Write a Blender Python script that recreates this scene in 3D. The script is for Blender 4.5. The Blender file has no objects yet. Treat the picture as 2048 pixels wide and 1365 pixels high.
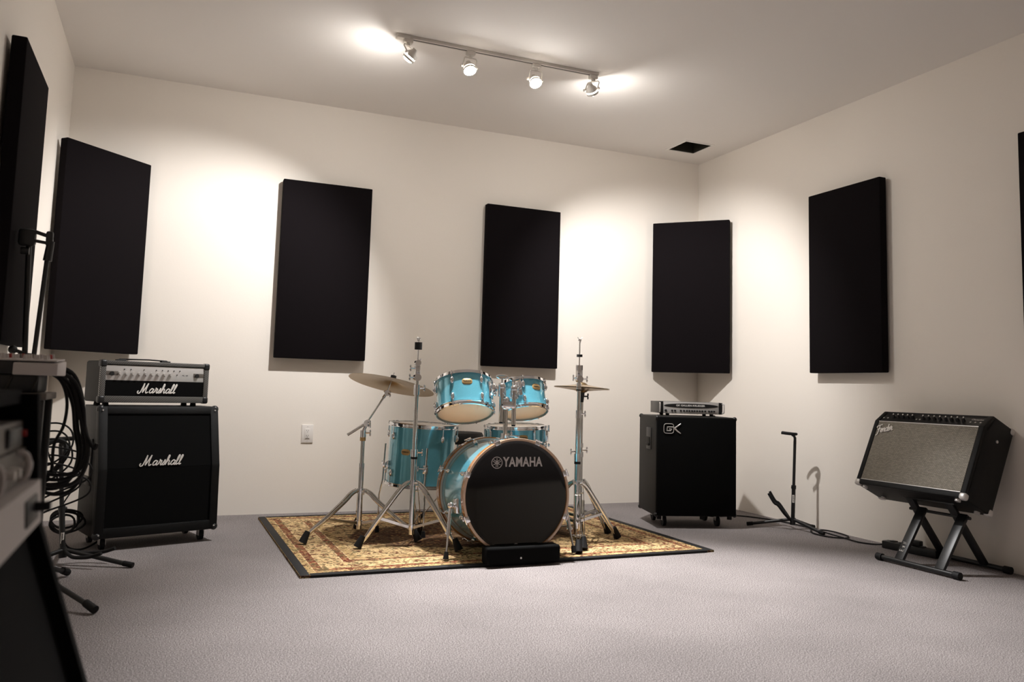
import bpy, bmesh, math, random
from mathutils import Matrix, Vector, Quaternion
sc = bpy.context.scene
COL = sc.collection
PI = math.pi
# ------------------------------------------------------------------ camera
F_PX, PITCH, ROLL, YAW = 1620.08, 0.0955, 0.0284, 0.3944
CAM = Vector((-4.051, -5.645, 0.8668))
fw = Vector((math.sin(YAW)*math.cos(PITCH), math.cos(YAW)*math.cos(PITCH), math.sin(PITCH)))
rt = Vector((math.cos(YAW), -math.sin(YAW), 0)); up = rt.cross(fw)
r2 = math.cos(ROLL)*rt + math.sin(ROLL)*up
u2 = -math.sin(ROLL)*rt + math.cos(ROLL)*up
cd = bpy.data.cameras.new('camera'); cam = bpy.data.objects.new('camera', cd); COL.objects.link(cam)
cd.sensor_width = 36; cd.lens = F_PX/2048*36; cd.shift_x = 2.585/2048; cd.shift_y = -58.72/2048
cd.clip_start = .02
m = Matrix((r2, u2, -fw)).transposed().to_4x4(); m.translation = CAM
cam.matrix_world = m
sc.camera = cam
cd.dof.use_dof = True; cd.dof.focus_distance = 4.6; cd.dof.aperture_fstop = 3.5
# ------------------------------------------------------------------ view and world
sc.view_settings.view_transform = 'Standard'; sc.view_settings.look = 'None'
sc.view_settings.gamma = 1; sc.view_settings.use_curve_mapping = False
sc.view_settings.exposure = 2.4
w = bpy.data.worlds.new('world'); sc.world = w; w.use_nodes = True
w.node_tree.nodes['Background'].inputs[0].default_value = (0, 0, 0, 1)
LAMP_COL = (1.0, .985, .98)
BEAM = [33, 68, 100, 33]            # beam of each track lamp, W
SPILL = [140, 62, 62, 140]                       # radiance of each bulb face
BEAM_ANGLE = [88, 80, 78, 88]
H = 2.822; W = 4.73; YF = -6.6     # room: back wall y=0, right wall x=0, left wall x=-W
# lamp position (bulb) and the point it is aimed at
LAMPS = [((-2.94, -1.37, 2.685), (-4.08, -.15, .95)),
         ((-2.568, -1.37, 2.685), (-2.45, -2.6, 0)),
         ((-2.151, -1.37, 2.685), (-2.1, -3.2, 0)),
         ((-1.766, -1.37, 2.685), (-.3, -.2, .9))]
# ------------------------------------------------------------------ helpers
def s2l(c):
    return tuple((x/12.92 if x <= .04045 else ((x+.055)/1.055)**2.4) for x in [v/255 for v in c])
def mat(name, rgb, rough=.6, metal=0, spec=.5, coat=0, bump=0, bscale=200, var=0, emis=None):
    M = bpy.data.materials.new(name); M.use_nodes = True
    nt = M.node_tree; b = nt.nodes['Principled BSDF']
    c = s2l(rgb)+(1,)
    b.inputs['Base Color'].default_value = c; b.inputs['Roughness'].default_value = rough
    b.inputs['Metallic'].default_value = metal; b.inputs['Specular IOR Level'].default_value = spec
    b.inputs['Coat Weight'].default_value = coat; b.inputs['Coat Roughness'].default_value = .05
    if emis: b.inputs['Emission Color'].default_value = emis[0]+(1,); b.inputs['Emission Strength'].default_value = emis[1]
    if bump or var:
        tc = nt.nodes.new('ShaderNodeTexCoord'); n = nt.nodes.new('ShaderNodeTexNoise')
        n.inputs['Scale'].default_value = bscale; n.inputs['Detail'].default_value = 4
        nt.links.new(tc.outputs['Object'], n.inputs['Vector'])
        if bump:
            bp = nt.nodes.new('ShaderNodeBump'); bp.inputs['Strength'].default_value = bump; bp.inputs['Distance'].default_value = .002
            nt.links.new(n.outputs['Fac'], bp.inputs['Height']); nt.links.new(bp.outputs['Normal'], b.inputs['Normal'])
        if var:
            mx = nt.nodes.new('ShaderNodeMixRGB'); mx.blend_type = 'MULTIPLY'; mx.inputs['Fac'].default_value = 1
            rp = nt.nodes.new('ShaderNodeValToRGB'); rp.color_ramp.elements[0].position = .35; rp.color_ramp.elements[1].position = .65
            rp.color_ramp.elements[0].color = (1-var,)*3+(1,); rp.color_ramp.elements[1].color = (1, 1, 1, 1)
            mx.inputs['Color1'].default_value = c
            nt.links.new(n.outputs['Fac'], rp.inputs['Fac']); nt.links.new(rp.outputs['Color'], mx.inputs['Color2'])
            nt.links.new(mx.outputs['Color'], b.inputs['Base Color'])
    return M
def nodes(M): return M.node_tree, M.node_tree.nodes['Principled BSDF']
def ramp(nt, stops, interp='LINEAR'):
    r = nt.nodes.new('ShaderNodeValToRGB'); cr = r.color_ramp; cr.interpolation = interp
    while len(cr.elements) > 1: cr.elements.remove(cr.elements[-1])
    cr.elements[0].position = stops[0][0]; cr.elements[0].color = s2l(stops[0][1])+(1,)
    for p, c in stops[1:]:
        e = cr.elements.new(p); e.color = s2l(c)+(1,)
    return r
class MB:
    def __init__(s): s.bm = bmesh.new(); s.M = Matrix.Identity(4)
    def _t(s, vs, M):
        M = s.M @ M
        for v in vs: v.co = M @ v.co
    def box(s, c, d, bev=0, rot=None, seg=2):
        r = bmesh.ops.create_cube(s.bm, size=1); vs = r['verts']
        for v in vs: v.co = Vector((v.co.x*d[0], v.co.y*d[1], v.co.z*d[2]))
        if bev:
            es = list({e for v in vs for e in v.link_edges})
            q = bmesh.ops.bevel(s.bm, geom=es, offset=bev, segments=seg, affect='EDGES', profile=.5)
            vs = list({v for f in q['faces'] for v in f.verts} | {v for v in vs if v.is_valid})
        M = Matrix.Translation(c)
        if rot is not None: M = M @ rot.to_4x4()
        s._t(vs, M); return s
    def bar(s, p0, p1, wx, wz, bev=0, upv=(0, 0, 1)):
        p0, p1 = Vector(p0), Vector(p1); d = p1-p0; L = d.length; y = d.normalized()
        x = y.cross(Vector(upv)); x = x.normalized() if x.length > 1e-4 else Vector((1, 0, 0)); z = x.cross(y)
        return s.box((p0+p1)/2, (wx, L, wz), bev, Matrix((x, y, z)).transposed())
    def cyl(s, p0, p1, r0, r1=None, seg=16):
        r1 = r0 if r1 is None else r1
        p0, p1 = Vector(p0), Vector(p1); d = p1-p0
        q = bmesh.ops.create_cone(s.bm, cap_ends=True, segments=seg, radius1=r0, radius2=max(r1, 1e-5), depth=d.length)
        s._t(q['verts'], Matrix.Translation((p0+p1)/2) @ d.to_track_quat('Z', 'Y').to_matrix().to_4x4()); return s
    def sph(s, c, r, sc3=(1, 1, 1), seg=12, rot=None):
        q = bmesh.ops.create_uvsphere(s.bm, u_segments=seg, v_segments=max(6, seg*2//3), radius=r)
        M = Matrix.Translation(c)
        if rot is not None: M = M @ rot.to_4x4()
        s._t(q['verts'], M @ Matrix.Diagonal((*sc3, 1))); return s
    def tube(s, pts, r, seg=8, closed=False, smooth=0, flat=None, rend=None):
        P = [Vector(p) for p in pts]
        if smooth:
            Q = []; n = len(P)
            for i in range(n if closed else n-1):
                a, b, c, d = (P[(i-1) % n] if closed or i else P[0]), P[i], P[(i+1) % n], (P[(i+2) % n] if closed or i+2 < n else P[n-1])
                for k in range(smooth):
                    t = k/smooth
                    Q.append(.5*((2*b)+(c-a)*t+(2*a-5*b+4*c-d)*t*t+(3*b-a-3*c+d)*t**3))
            if not closed: Q.append(P[-1])
            P = Q
        n = len(P); rings = []; N = None
        for i, p in enumerate(P):
            a = P[(i-1) % n] if (closed or i) else P[0]; b = P[(i+1) % n] if (closed or i < n-1) else P[-1]
            T = (b-a).normalized()
            if N is None:
                N = T.cross(Vector(flat[0])) if flat else T.orthogonal()
                N.normalize()
            else:
                N = (T.cross(Vector(flat[0])) if flat else N - T*N.dot(T))
                N = N.normalized() if N.length > 1e-6 else T.orthogonal().normalized()
            B = T.cross(N)
            rr = r if rend is None else r+(rend-r)*i/(n-1)
            k2 = flat[1] if flat else rr
            rings.append([s.bm.verts.new(s.M @ (p+N*math.cos(2*PI*j/seg)*rr+B*math.sin(2*PI*j/seg)*k2)) for j in range(seg)])
        for i in range(n if closed else n-1):
            A, Bq = rings[i], rings[(i+1) % n]
            for j in range(seg):
                s.bm.faces.new((A[j], A[(j+1) % seg], Bq[(j+1) % seg], Bq[j]))
        if not closed:
            s.bm.faces.new(rings[0][::-1]); s.bm.faces.new(rings[-1])
        return s
    def lathe(s, prof, seg=48, closed=False, a0=0, a1=2*PI):
        full = abs(a1-a0-2*PI) < 1e-6; n = seg if full else seg+1; rings = []
        for i in range(n):
            a = a0+(a1-a0)*i/seg
            rings.append([s.bm.verts.new(s.M @ Vector((r*math.cos(a), r*math.sin(a), z))) for r, z in prof])
        m_ = len(prof)
        for i in range(seg):
            A, Bq = rings[i], rings[(i+1) % n]
            for j in range(m_ if closed else m_-1):
                k = (j+1) % m_
                f = [A[j], Bq[j], Bq[k], A[k]]
                s.bm.faces.new(f)
        if not full and closed:
            s.bm.faces.new(rings[0][::-1]); s.bm.faces.new(rings[-1])
        bmesh.ops.remove_doubles(s.bm, verts=[v for rg in rings for v in rg], dist=1e-6)
        return s
    def prism(s, poly, x0, x1, bev=0):   # poly in (y,z), extruded along x
        A = [s.bm.verts.new((x0, y, z)) for y, z in poly]; B = [s.bm.verts.new((x1, y, z)) for y, z in poly]
        n = len(poly); fs = [s.bm.faces.new(A[::-1]), s.bm.faces.new(B)]
        for i in range(n): fs.append(s.bm.faces.new((A[i], A[(i+1) % n], B[(i+1) % n], B[i])))
        vs = A+B
        if bev:
            es = list({e for v in vs for e in v.link_edges})
            q = bmesh.ops.bevel(s.bm, geom=es, offset=bev, segments=2, affect='EDGES', profile=.5)
            vs = list({v for f in q['faces'] for v in f.verts} | {v for v in vs if v.is_valid})
        s._t(vs, Matrix.Identity(4)); return s
    def mesh(s, name):
        bmesh.ops.recalc_face_normals(s.bm, faces=s.bm.faces)
        me = bpy.data.meshes.new(name); s.bm.to_mesh(me); s.bm.free()
        for p in me.polygons: p.use_smooth = True
        me.set_sharp_from_angle(angle=math.radians(38))
        return me
def obj(name, mb, m_, parent=None, label=None):
    me = mb if isinstance(mb, bpy.types.Mesh) else mb.mesh(name)
    if m_ is not None: me.materials.clear(); me.materials.append(m_)
    o = bpy.data.objects.new(name, me); COL.objects.link(o)
    if parent is not None: o.parent = parent
    if label: o['label'] = label
    return o
def tag(o, label, cat, group=None, kind=None):
    o['label'] = label; o['category'] = cat
    if group: o['group'] = group
    if kind: o['kind'] = kind
    return o
def thing(name, label, cat, loc=(0, 0, 0), rot=(0, 0, 0), group=None, mtx=None):
    o = bpy.data.objects.new(name, None); o.empty_display_size = .05; COL.objects.link(o)
    if mtx is not None: o.matrix_world = mtx
    else: o.location = loc; o.rotation_euler = rot
    return tag(o, label, cat, group)
def struct(name, mb, m_, parent=None):
    o = obj(name, mb, m_, parent); o['kind'] = 'structure'; return o
def text_mesh(txt, size, extrude=.001, offset=0, sx=1, shear=0, spacing=1):
    c = bpy.data.curves.new('t', 'FONT'); c.body = txt; c.size = size; c.extrude = extrude; c.offset = offset
    c.align_x = 'CENTER'; c.align_y = 'CENTER'; c.shear = shear; c.space_character = spacing; c.resolution_u = 3
    o = bpy.data.objects.new('t', c); COL.objects.link(o); bpy.context.view_layer.update()
    me = bpy.data.meshes.new_from_object(o.evaluated_get(bpy.context.evaluated_depsgraph_get()))
    bpy.data.objects.remove(o); bpy.data.curves.remove(c)
    # lettering lies in local xz facing -y
    for v in me.vertices: v.co = Vector((v.co.x*sx, -v.co.z, v.co.y))
    return me
def shift_mesh(me, M):
    me.transform(M); return me
def strokes(mb, glyphs, size, slant, origin, rad, depth=.002, gap=1.0):
    """handwritten lettering in the local xz plane facing -y"""
    x = 0
    for adv, ss in glyphs:
        for st in ss:
            pts = [(origin[0]+(x+a+slant*b)*size, origin[1], origin[2]+b*size) for a, b in st]
            mb.tube(pts, rad, 8, smooth=5, flat=((0, 1, 0), depth))
        x += adv*gap
    return x*size
A_ = (.5, [[(.42, .42), (.22, .52), (.04, .3), (.06, .04), (.24, .02), (.4, .25), (.45, .5)], [(.45, .5), (.4, .12), (.47, 0), (.6, .12)]])
R_ = (.42, [[(.05, .08), (.14, .42), (.12, .62), (.2, .5), (.36, .5)], [(.36, .5), (.3, .12), (.38, 0), (.5, .12)]])
S_ = (.34, [[(.02, .1), (.16, .4), (.2, .58), (.28, .3), (.22, .02), (.02, .04)], [(.22, .02), (.4, .12)]])
H_ = (.5, [[(.0, .1), (.12, .5), (.2, .95), (.12, 1.08), (.06, .8), (.02, .0)], [(.04, .25), (.2, .5), (.34, .42), (.32, .1), (.4, 0), (.52, .12)]])
L_ = (.3, [[(.0, .1), (.12, .5), (.22, .95), (.14, 1.08), (.06, .8), (.04, .15), (.12, 0), (.28, .12)]])
E_ = (.36, [[(.04, .22), (.24, .3), (.24, .48), (.1, .48), (.02, .2), (.12, 0), (.26, .04), (.38, .14)]])
N_ = (.46, [[(.06, .5), (.02, .0)], [(.04, .25), (.2, .5), (.32, .42), (.28, .1), (.36, 0), (.48, .12)]])
D_ = (.48, [[(.4, .42), (.22, .52), (.04, .3), (.06, .04), (.24, .02), (.4, .25)], [(.5, 1.0), (.4, .12), (.47, 0), (.56, .12)]])
MM = (.95, [[(-.22, .25), (-.3, .08), (-.16, -.06), (.02, .04), (.12, .5), (.2, 1.15)], [(.2, 1.15), (.24, .6), (.3, .02)], [(.3, .02), (.5, .6), (.66, 1.15)], [(.66, 1.15), (.62, .5), (.68, .04), (.8, .0), (.94, .12)]])
FF = (.62, [[(-.12, .78), (-.08, 1.0), (.2, 1.08), (.7, 1.12)], [(.3, 1.06), (.3, .6), (.22, .1), (.1, -.28), (-.1, -.36)], [(.06, .5), (.28, .56), (.52, .6)]])
# ------------------------------------------------------------------ materials
m_wall = mat('cream_wall_paint', (239, 231, 221), .75, spec=.3, bump=.15, bscale=90)
m_ceil = mat('white_ceiling_paint', (243, 238, 233), .8, spec=.3, bump=.15, bscale=90)
m_chrome = mat('chrome', (236, 236, 238), .08, 1)
m_chrome2 = mat('worn_chrome_tube', (222, 220, 216), .13, 1)
m_rub = mat('black_rubber', (19, 18, 19), .7, spec=.3)
m_blk = mat('black_plastic', (20, 20, 21), .45)
m_blkmetal = mat('black_enamel_steel', (17, 17, 18), .38, spec=.5)
m_panel = mat('black_acoustic_fabric', (17, 13, 15), .95, spec=.1, bump=.5, bscale=900)
m_vinyl = mat('black_textured_vinyl', (10, 10, 10), .45, spec=.22, bump=.8, bscale=500)
m_vinyl_grey = mat('dark_grey_carpet_vinyl', (33, 31, 28), .6, spec=.25, bump=.8, bscale=500)
m_cloth = mat('black_grille_cloth', (10, 10, 10), .9, spec=.1, bump=.5, bscale=1200)
m_silver = mat('brushed_aluminium', (206, 202, 198), .35, .35)
m_white = mat('white_logo_enamel', (235, 230, 224), .4)
m_whitepl = mat('white_plastic', (228, 222, 216), .35)
m_lampwhite = mat('white_lamp_enamel', (214, 208, 200), .4)
m_head = mat('clear_drumhead', (246, 234, 216), .35)
m_coat = mat('white_coated_drumhead', (240, 236, 228), .6)
for M in (m_head, m_coat):           # thin film lets light through
    nt, b = M.node_tree, M.node_tree.nodes['Principled BSDF']
    tl = nt.nodes.new('ShaderNodeBsdfTranslucent'); tl.inputs['Color'].default_value = s2l((250, 240, 226))+(1,)
    ms = nt.nodes.new('ShaderNodeMixShader'); ms.inputs['Fac'].default_value = .62
    out = nt.nodes['Material Output']; nt.links.new(b.outputs[0], ms.inputs[1]); nt.links.new(tl.outputs[0], ms.inputs[2]); nt.links.new(ms.outputs[0], out.inputs['Surface'])
m_black_head = mat('glossy_black_drumhead', (12, 10, 10), .05, spec=.5, coat=.35)
m_wood = mat('honey_maple_hoop', (178, 118, 58), .25, coat=1, var=.35, bscale=30)
m_woodface = mat('pale_maple_hoop_edge', (205, 175, 150), .3, coat=.8)
m_gold = mat('brass_badge', (196, 164, 112), .35, .6)
m_brass = mat('bronze_cymbal', (166, 142, 106), .3, 1, bump=.3, bscale=8)
m_felt = mat('black_felt', (30, 29, 28), .95)
m_dark = mat('dark_duct', (42, 38, 28), .9)
m_grey = mat('pale_grey_enamel', (186, 179, 176), .5)
m_grey2 = mat('mid_grey_enamel', (96, 89, 82), .5)
m_red = mat('red_indicator', (150, 30, 26), .4)
m_bulb = [mat('glowing_bulb_face', (255, 245, 230), .4, emis=((1, .97, .93), SPILL[k])) for k in range(4)]
m_bulbside = mat('glowing_bulb_side', (235, 228, 215), .4, emis=((1, .95, .88), 5))
# teal shell with fine sparkle
m_teal = mat('aqua_lacquer_shell', (84, 178, 200), .16, metal=.35, spec=.6, coat=1)
nt, b = nodes(m_teal); v = nt.nodes.new('ShaderNodeTexNoise'); v.inputs['Scale'].default_value = 900
tc = nt.nodes.new('ShaderNodeTexCoord'); nt.links.new(tc.outputs['Object'], v.inputs['Vector'])
rp = ramp(nt, [(.35, (84, 168, 190)), (.65, (120, 198, 218))]); nt.links.new(v.outputs['Fac'], rp.inputs['Fac']); nt.links.new(rp.outputs['Color'], b.inputs['Base Color'])
# carpet: short loop pile
m_carpet = mat('grey_loop_carpet', (148, 140, 138), .95, spec=.1)
nt, b = nodes(m_carpet); tc = nt.nodes.new('ShaderNodeTexCoord')
n1 = nt.nodes.new('ShaderNodeTexNoise'); n1.inputs['Scale'].default_value = 260; n1.inputs['Detail'].default_value = 2
n2 = nt.nodes.new('ShaderNodeTexNoise'); n2.inputs['Scale'].default_value = 2.2
nt.links.new(tc.outputs['Object'], n1.inputs['Vector']); nt.links.new(tc.outputs['Object'], n2.inputs['Vector'])
rp = ramp(nt, [(.32, (66, 60, 59)), (.5, (134, 127, 126)), (.68, (192, 185, 183))]); nt.links.new(n1.outputs['Fac'], rp.inputs['Fac'])
rq = ramp(nt, [(.3, (236, 236, 236)), (.7, (255, 255, 255))]); nt.links.new(n2.outputs['Fac'], rq.inputs['Fac'])
mx = nt.nodes.new('ShaderNodeMixRGB'); mx.blend_type = 'MULTIPLY'; mx.inputs['Fac'].default_value = 1
nt.links.new(rp.outputs['Color'], mx.inputs['Color1']); nt.links.new(rq.outputs['Color'], mx.inputs['Color2']); nt.links.new(mx.outputs['Color'], b.inputs['Base Color'])
bp = nt.nodes.new('ShaderNodeBump'); bp.inputs['Strength'].default_value = .5; bp.inputs['Distance'].default_value = .002
nt.links.new(n1.outputs['Fac'], bp.inputs['Height']); nt.links.new(bp.outputs['Normal'], b.inputs['Normal'])
# persian rug: bands by distance from the edge, small scrolling motifs
RX, RY = 2.25, 1.69
m_rug = mat('persian_rug_pile', (190, 160, 110), .95, spec=.1)
nt, b = nodes(m_rug); L = nt.links
def N(t, **k):
    n = nt.nodes.new(t)
    for a, v_ in k.items():
        if a == 'op': n.operation = v_
        else: n.inputs[a].default_value = v_
    return n
def math_(op, a, b_=None):
    n = nt.nodes.new('ShaderNodeMath'); n.operation = op
    for i, q in enumerate((a, b_)):
        if q is None: continue
        if isinstance(q, (int, float)): n.inputs[i].default_value = q
        else: L.new(q, n.inputs[i])
    return n.outputs[0]
tc = N('ShaderNodeTexCoord'); sp = N('ShaderNodeSeparateXYZ'); L.new(tc.outputs['Object'], sp.inputs[0])
dx = math_('SUBTRACT', RX/2, math_('ABSOLUTE', sp.outputs['X'])); dy = math_('SUBTRACT', RY/2, math_('ABSOLUTE', sp.outputs['Y']))
d = math_('MINIMUM', dx, dy); dn = math_('MULTIPLY', d, 1/.5)
# band map: value 0 cream field, 1 red band, .5 gold line
g0, g1, gr, gl, gk = (220, 190, 142), (192, 163, 114), (124, 62, 48), (238, 212, 166), (64, 40, 22)
band = ramp(nt, [(0, g1), (.10, g1), (.148, gl), (.156, gr), (.235, gl), (.243, g0), (.48, gl), (.49, gr), (.565, gl), (.575, g1), (.66, g0)], 'CONSTANT')
L.new(dn, band.inputs['Fac'])
vo = N('ShaderNodeTexVoronoi', Scale=24.0); L.new(tc.outputs['Object'], vo.inputs['Vector'])
no = N('ShaderNodeTexNoise', Scale=36.0, Detail=3.0, Distortion=1.6); L.new(tc.outputs['Object'], no.inputs['Vector'])
no2 = N('ShaderNodeTexNoise', Scale=14.0, Detail=4.0, Distortion=2.5); L.new(tc.outputs['Object'], no2.inputs['Vector'])
f1 = ramp(nt, [(0, (0, 0, 0)), (.5, (0, 0, 0)), (.56, (255, 255, 255))]); L.new(no.outputs['Fac'], f1.inputs['Fac'])
f2 = ramp(nt, [(0, (0, 0, 0)), (.55, (0, 0, 0)), (.6, (255, 255, 255))]); L.new(no2.outputs['Fac'], f2.inputs['Fac'])
f3 = ramp(nt, [(0, (255, 255, 255)), (.16, (255, 255, 255)), (.22, (0, 0, 0))]); L.new(vo.outputs['Distance'], f3.inputs['Fac'])
def mix(c1, c2, f, k=1):
    n = nt.nodes.new('ShaderNodeMixRGB')
    if isinstance(f, (int, float)): n.inputs['Fac'].default_value = f
    else: L.new(math_('MULTIPLY', f, k), n.inputs['Fac'])
    for s_, c in (('Color1', c1), ('Color2', c2)):
        if isinstance(c, tuple): n.inputs[s_].default_value = s2l(c)+(1,)
        else: L.new(c, n.inputs[s_])
    return n.outputs['Color']
bn = N('ShaderNodeTexNoise', Scale=60.0, Detail=3.0); L.new(tc.outputs['Object'], bn.inputs['Vector'])
fb = ramp(nt, [(0, (0, 0, 0)), (.45, (0, 0, 0)), (.52, (255, 255, 255))]); L.new(bn.outputs['Fac'], fb.inputs['Fac'])
c = mix(band.outputs['Color'], (196, 160, 112), fb.outputs['Color'], .5)
c = mix(c, (92, 84, 58), f1.outputs['Color'], .85)
c = mix(c, (92, 40, 32), f2.outputs['Color'], .85)
c = mix(c, (222, 186, 134), f3.outputs['Color'], .7)
# centre medallion ground is darker red-brown
cr = math_('ADD', math_('POWER', math_('DIVIDE', sp.outputs['X'], .72), 2), math_('POWER', math_('DIVIDE', sp.outputs['Y'], .42), 2))
no3 = N('ShaderNodeTexNoise', Scale=6.0, Detail=3.0); L.new(tc.outputs['Object'], no3.inputs['Vector'])
cr = math_('ADD', cr, math_('MULTIPLY', no3.outputs['Fac'], .9))
rc = ramp(nt, [(0, (255, 255, 255)), (.70, (255, 255, 255)), (.74, (0, 0, 0))]); L.new(math_('DIVIDE', cr, 2.0), rc.inputs['Fac'])
vo2 = N('ShaderNodeTexVoronoi', Scale=30.0); L.new(tc.outputs['Object'], vo2.inputs['Vector'])
f4 = ramp(nt, [(0, (186, 148, 92)), (.2, (150, 110, 60)), (.26, (74, 30, 22)), (.6, (50, 22, 20))]); L.new(vo2.outputs['Distance'], f4.inputs['Fac'])
c = mix(c, f4.outputs['Color'], rc.outputs['Color'], .8)
L.new(c, b.inputs['Base Color'])
nb = N('ShaderNodeTexNoise', Scale=400.0); L.new(tc.outputs['Object'], nb.inputs['Vector'])
bp = nt.nodes.new('ShaderNodeBump'); bp.inputs['Strength'].default_value = .6; bp.inputs['Distance'].default_value = .003
L.new(nb.outputs['Fac'], bp.inputs['Height']); L.new(bp.outputs['Normal'], b.inputs['Normal'])
# diagonal weave trim
def stripes(name, c1, c2, scale, rot):
    M = mat(name, c1, .35); nt, b = nodes(M); tc = nt.nodes.new('ShaderNodeTexCoord'); mp = nt.nodes.new('ShaderNodeMapping')
    mp.inputs['Rotation'].default_value = (0, rot, 0)
    wv = nt.nodes.new('ShaderNodeTexWave'); wv.inputs['Scale'].default_value = scale; wv.bands_direction = 'X'
    nt.links.new(tc.outputs['Object'], mp.inputs['Vector']); nt.links.new(mp.outputs['Vector'], wv.inputs['Vector'])
    r = ramp(nt, [(.35, c1), (.6, c2)]); nt.links.new(wv.outputs['Fac'], r.inputs['Fac']); nt.links.new(r.outputs['Color'], b.inputs['Base Color'])
    return M
m_carbon = stripes('carbon_weave_trim', (22, 22, 22), (120, 118, 114), 46, math.radians(40))
m_silvercloth = mat('silver_grille_cloth', (120, 114, 102), .55, .25)
nt, b = nodes(m_silvercloth); tc = nt.nodes.new('ShaderNodeTexCoord')
sp = nt.nodes.new('ShaderNodeSeparateXYZ'); cb = nt.nodes.new('ShaderNodeCombineXYZ'); nt.links.new(tc.outputs['Object'], sp.inputs[0])
nt.links.new(sp.outputs['X'], cb.inputs['X']); nt.links.new(sp.outputs['Z'], cb.inputs['Y'])
br = nt.nodes.new('ShaderNodeTexBrick'); br.inputs['Scale'].default_value = 40; br.inputs['Mortar Size'].default_value = .02
br.inputs['Brick Width'].default_value = .5; br.inputs['Row Height'].default_value = .24; br.inputs['Mortar Smooth'].default_value = .3
br.inputs['Color1'].default_value = s2l((150, 143, 130))+(1,); br.inputs['Color2'].default_value = s2l((128, 122, 110))+(1,); br.inputs['Mortar'].default_value = s2l((58, 54, 48))+(1,)
nt.links.new(cb.outputs[0], br.inputs['Vector']); nt.links.new(br.outputs['Color'], b.inputs['Base Color'])

# ================================================================== the room
T = .12
mb = MB(); mb.box((-W/2, YF/2, -.05), (W+2*T, -YF+2*T, .1)); struct('floor', mb, m_carpet)
VX0, VX1, VY0, VY1 = -.48, -.235, -.505, -.255      # opening for the vent
mb = MB()
x0, x1, y0, y1 = -W-T, T, YF-T, T
for a, b2, c_, d2 in ((x0, VX0, y0, y1), (VX1, x1, y0, y1), (VX0, VX1, y0, VY0), (VX0, VX1, VY1, y1)):
    mb.box(((a+b2)/2, (c_+d2)/2, H+.05), (b2-a, d2-c_, .1))
struct('ceiling', mb, m_ceil)
mb = MB(); mb.box((-W/2, T/2, H/2), (W+2*T, T, H)); struct('wall_back', mb, m_wall)
mb = MB(); mb.box((T/2, YF/2, H/2), (T, -YF, H)); struct('wall_right', mb, m_wall)
mb = MB(); mb.box((-W-T/2, YF/2, H/2), (T, -YF, H)); struct('wall_left', mb, m_wall)
mb = MB(); mb.box((-W/2, YF-T/2, H/2), (W+2*T, T, H)); struct('wall_front', mb, m_wall)
# vent opening: thin metal box set in the ceiling
t = thing('ceiling_vent', 'square open ceiling vent hole near the back right corner', 'vent', ((VX0+VX1)/2, (VY0+VY1)/2, H))
hx, hy = (VX1-VX0)/2, (VY1-VY0)/2
mb = MB()
for sx in (-1, 1):
    mb.box((sx*(hx-.003), 0, .1), (.006, hy*2, .2)); mb.box((0, sx*(hy-.003), .1), (hx*2-.012, .006, .2))
mb.box((0, 0, .203), (hx*2, hy*2, .006)); obj('duct_box', mb, m_dark, t)
mb = MB()
for sx in (-1, 1):
    mb.box((sx*(hx+.006), 0, -.003), (.018, hy*2+.03, .005), .001); mb.box((0, sx*(hy+.006), -.003), (hx*2-.006, .018, .005), .001)
obj('vent_flange', mb, m_ceil, t)

# wall outlet
t = thing('wall_outlet', 'white double power outlet on the back wall left of the drums', 'outlet', (-3.17, 0, .528))
mb = MB(); mb.box((0, -.004, 0), (.078, .008, .122), .003); obj('cover_plate', mb, m_whitepl, t)
mb = MB(); mb.box((0, -.0095, 0), (.036, .004, .07), .002); o = obj('receptacle', mb, m_whitepl, t)
mb = MB()
for z in (.018, -.016):
    mb.box((-.006, -.012, z+.004), (.002, .002, .007)); mb.box((.006, -.012, z+.004), (.002, .002, .007)); mb.cyl((0, -.0112, z-.006), (0, -.013, z-.006), .0022, seg=8)
mb.box((0, -.012, -.031), (.024, .001, .0016)); obj('slot', mb, m_blk, o)
mb = MB(); mb.cyl((0, -.008, .047), (0, -.0095, .047), .003, seg=8); obj('screw', mb, m_silver, t)
mb = MB(); mb.cyl((0, -.008, -.047), (0, -.0095, -.047), .003, seg=8); obj('screw', mb, m_silver, t)

# acoustic panels
PT = .056
def panel(label, loc, rz):
    t = thing('acoustic_panel', label, 'acoustic panel', loc, (0, 0, rz), 'black fabric acoustic panels hung around the walls')
    mb = MB(); mb.box((0, -PT/2-.016, 0), (.61, PT, 1.215), .006); obj('fabric_panel', mb, m_panel, t)
    for z in (-.4, .4):
        mb = MB(); mb.box((0, -.009, z), (.40, .016, .05), .001); obj('mounting_cleat', mb, m_blkmetal, t)
panel('black acoustic panel on the back wall above the outlet, left of the drums', (-3.424+.305, -.001, 1.64), 0)
panel('black acoustic panel on the back wall directly behind and above the drum kit', (-1.943+.305, -.001, 1.64), 0)
panel('black acoustic panel set across the back right corner above the bass amplifier', (-.217, -.217, 1.645), -PI/4)
panel('black acoustic panel set across the back left corner above the guitar stack', (-W+.218, -.218, 1.625), PI/4)
panel('black acoustic panel on the right wall above the bare guitar stand', (-.001, -1.365-.305, 1.64), -PI/2)
panel('black acoustic panel cut by the right edge of the photo', (-.001, -2.865-.305, 1.66), -PI/2)
panel('black acoustic panel on the left wall, nearest the camera, behind the microphone stand', (-W+.001, -1.725, 1.6), PI/2)

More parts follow.
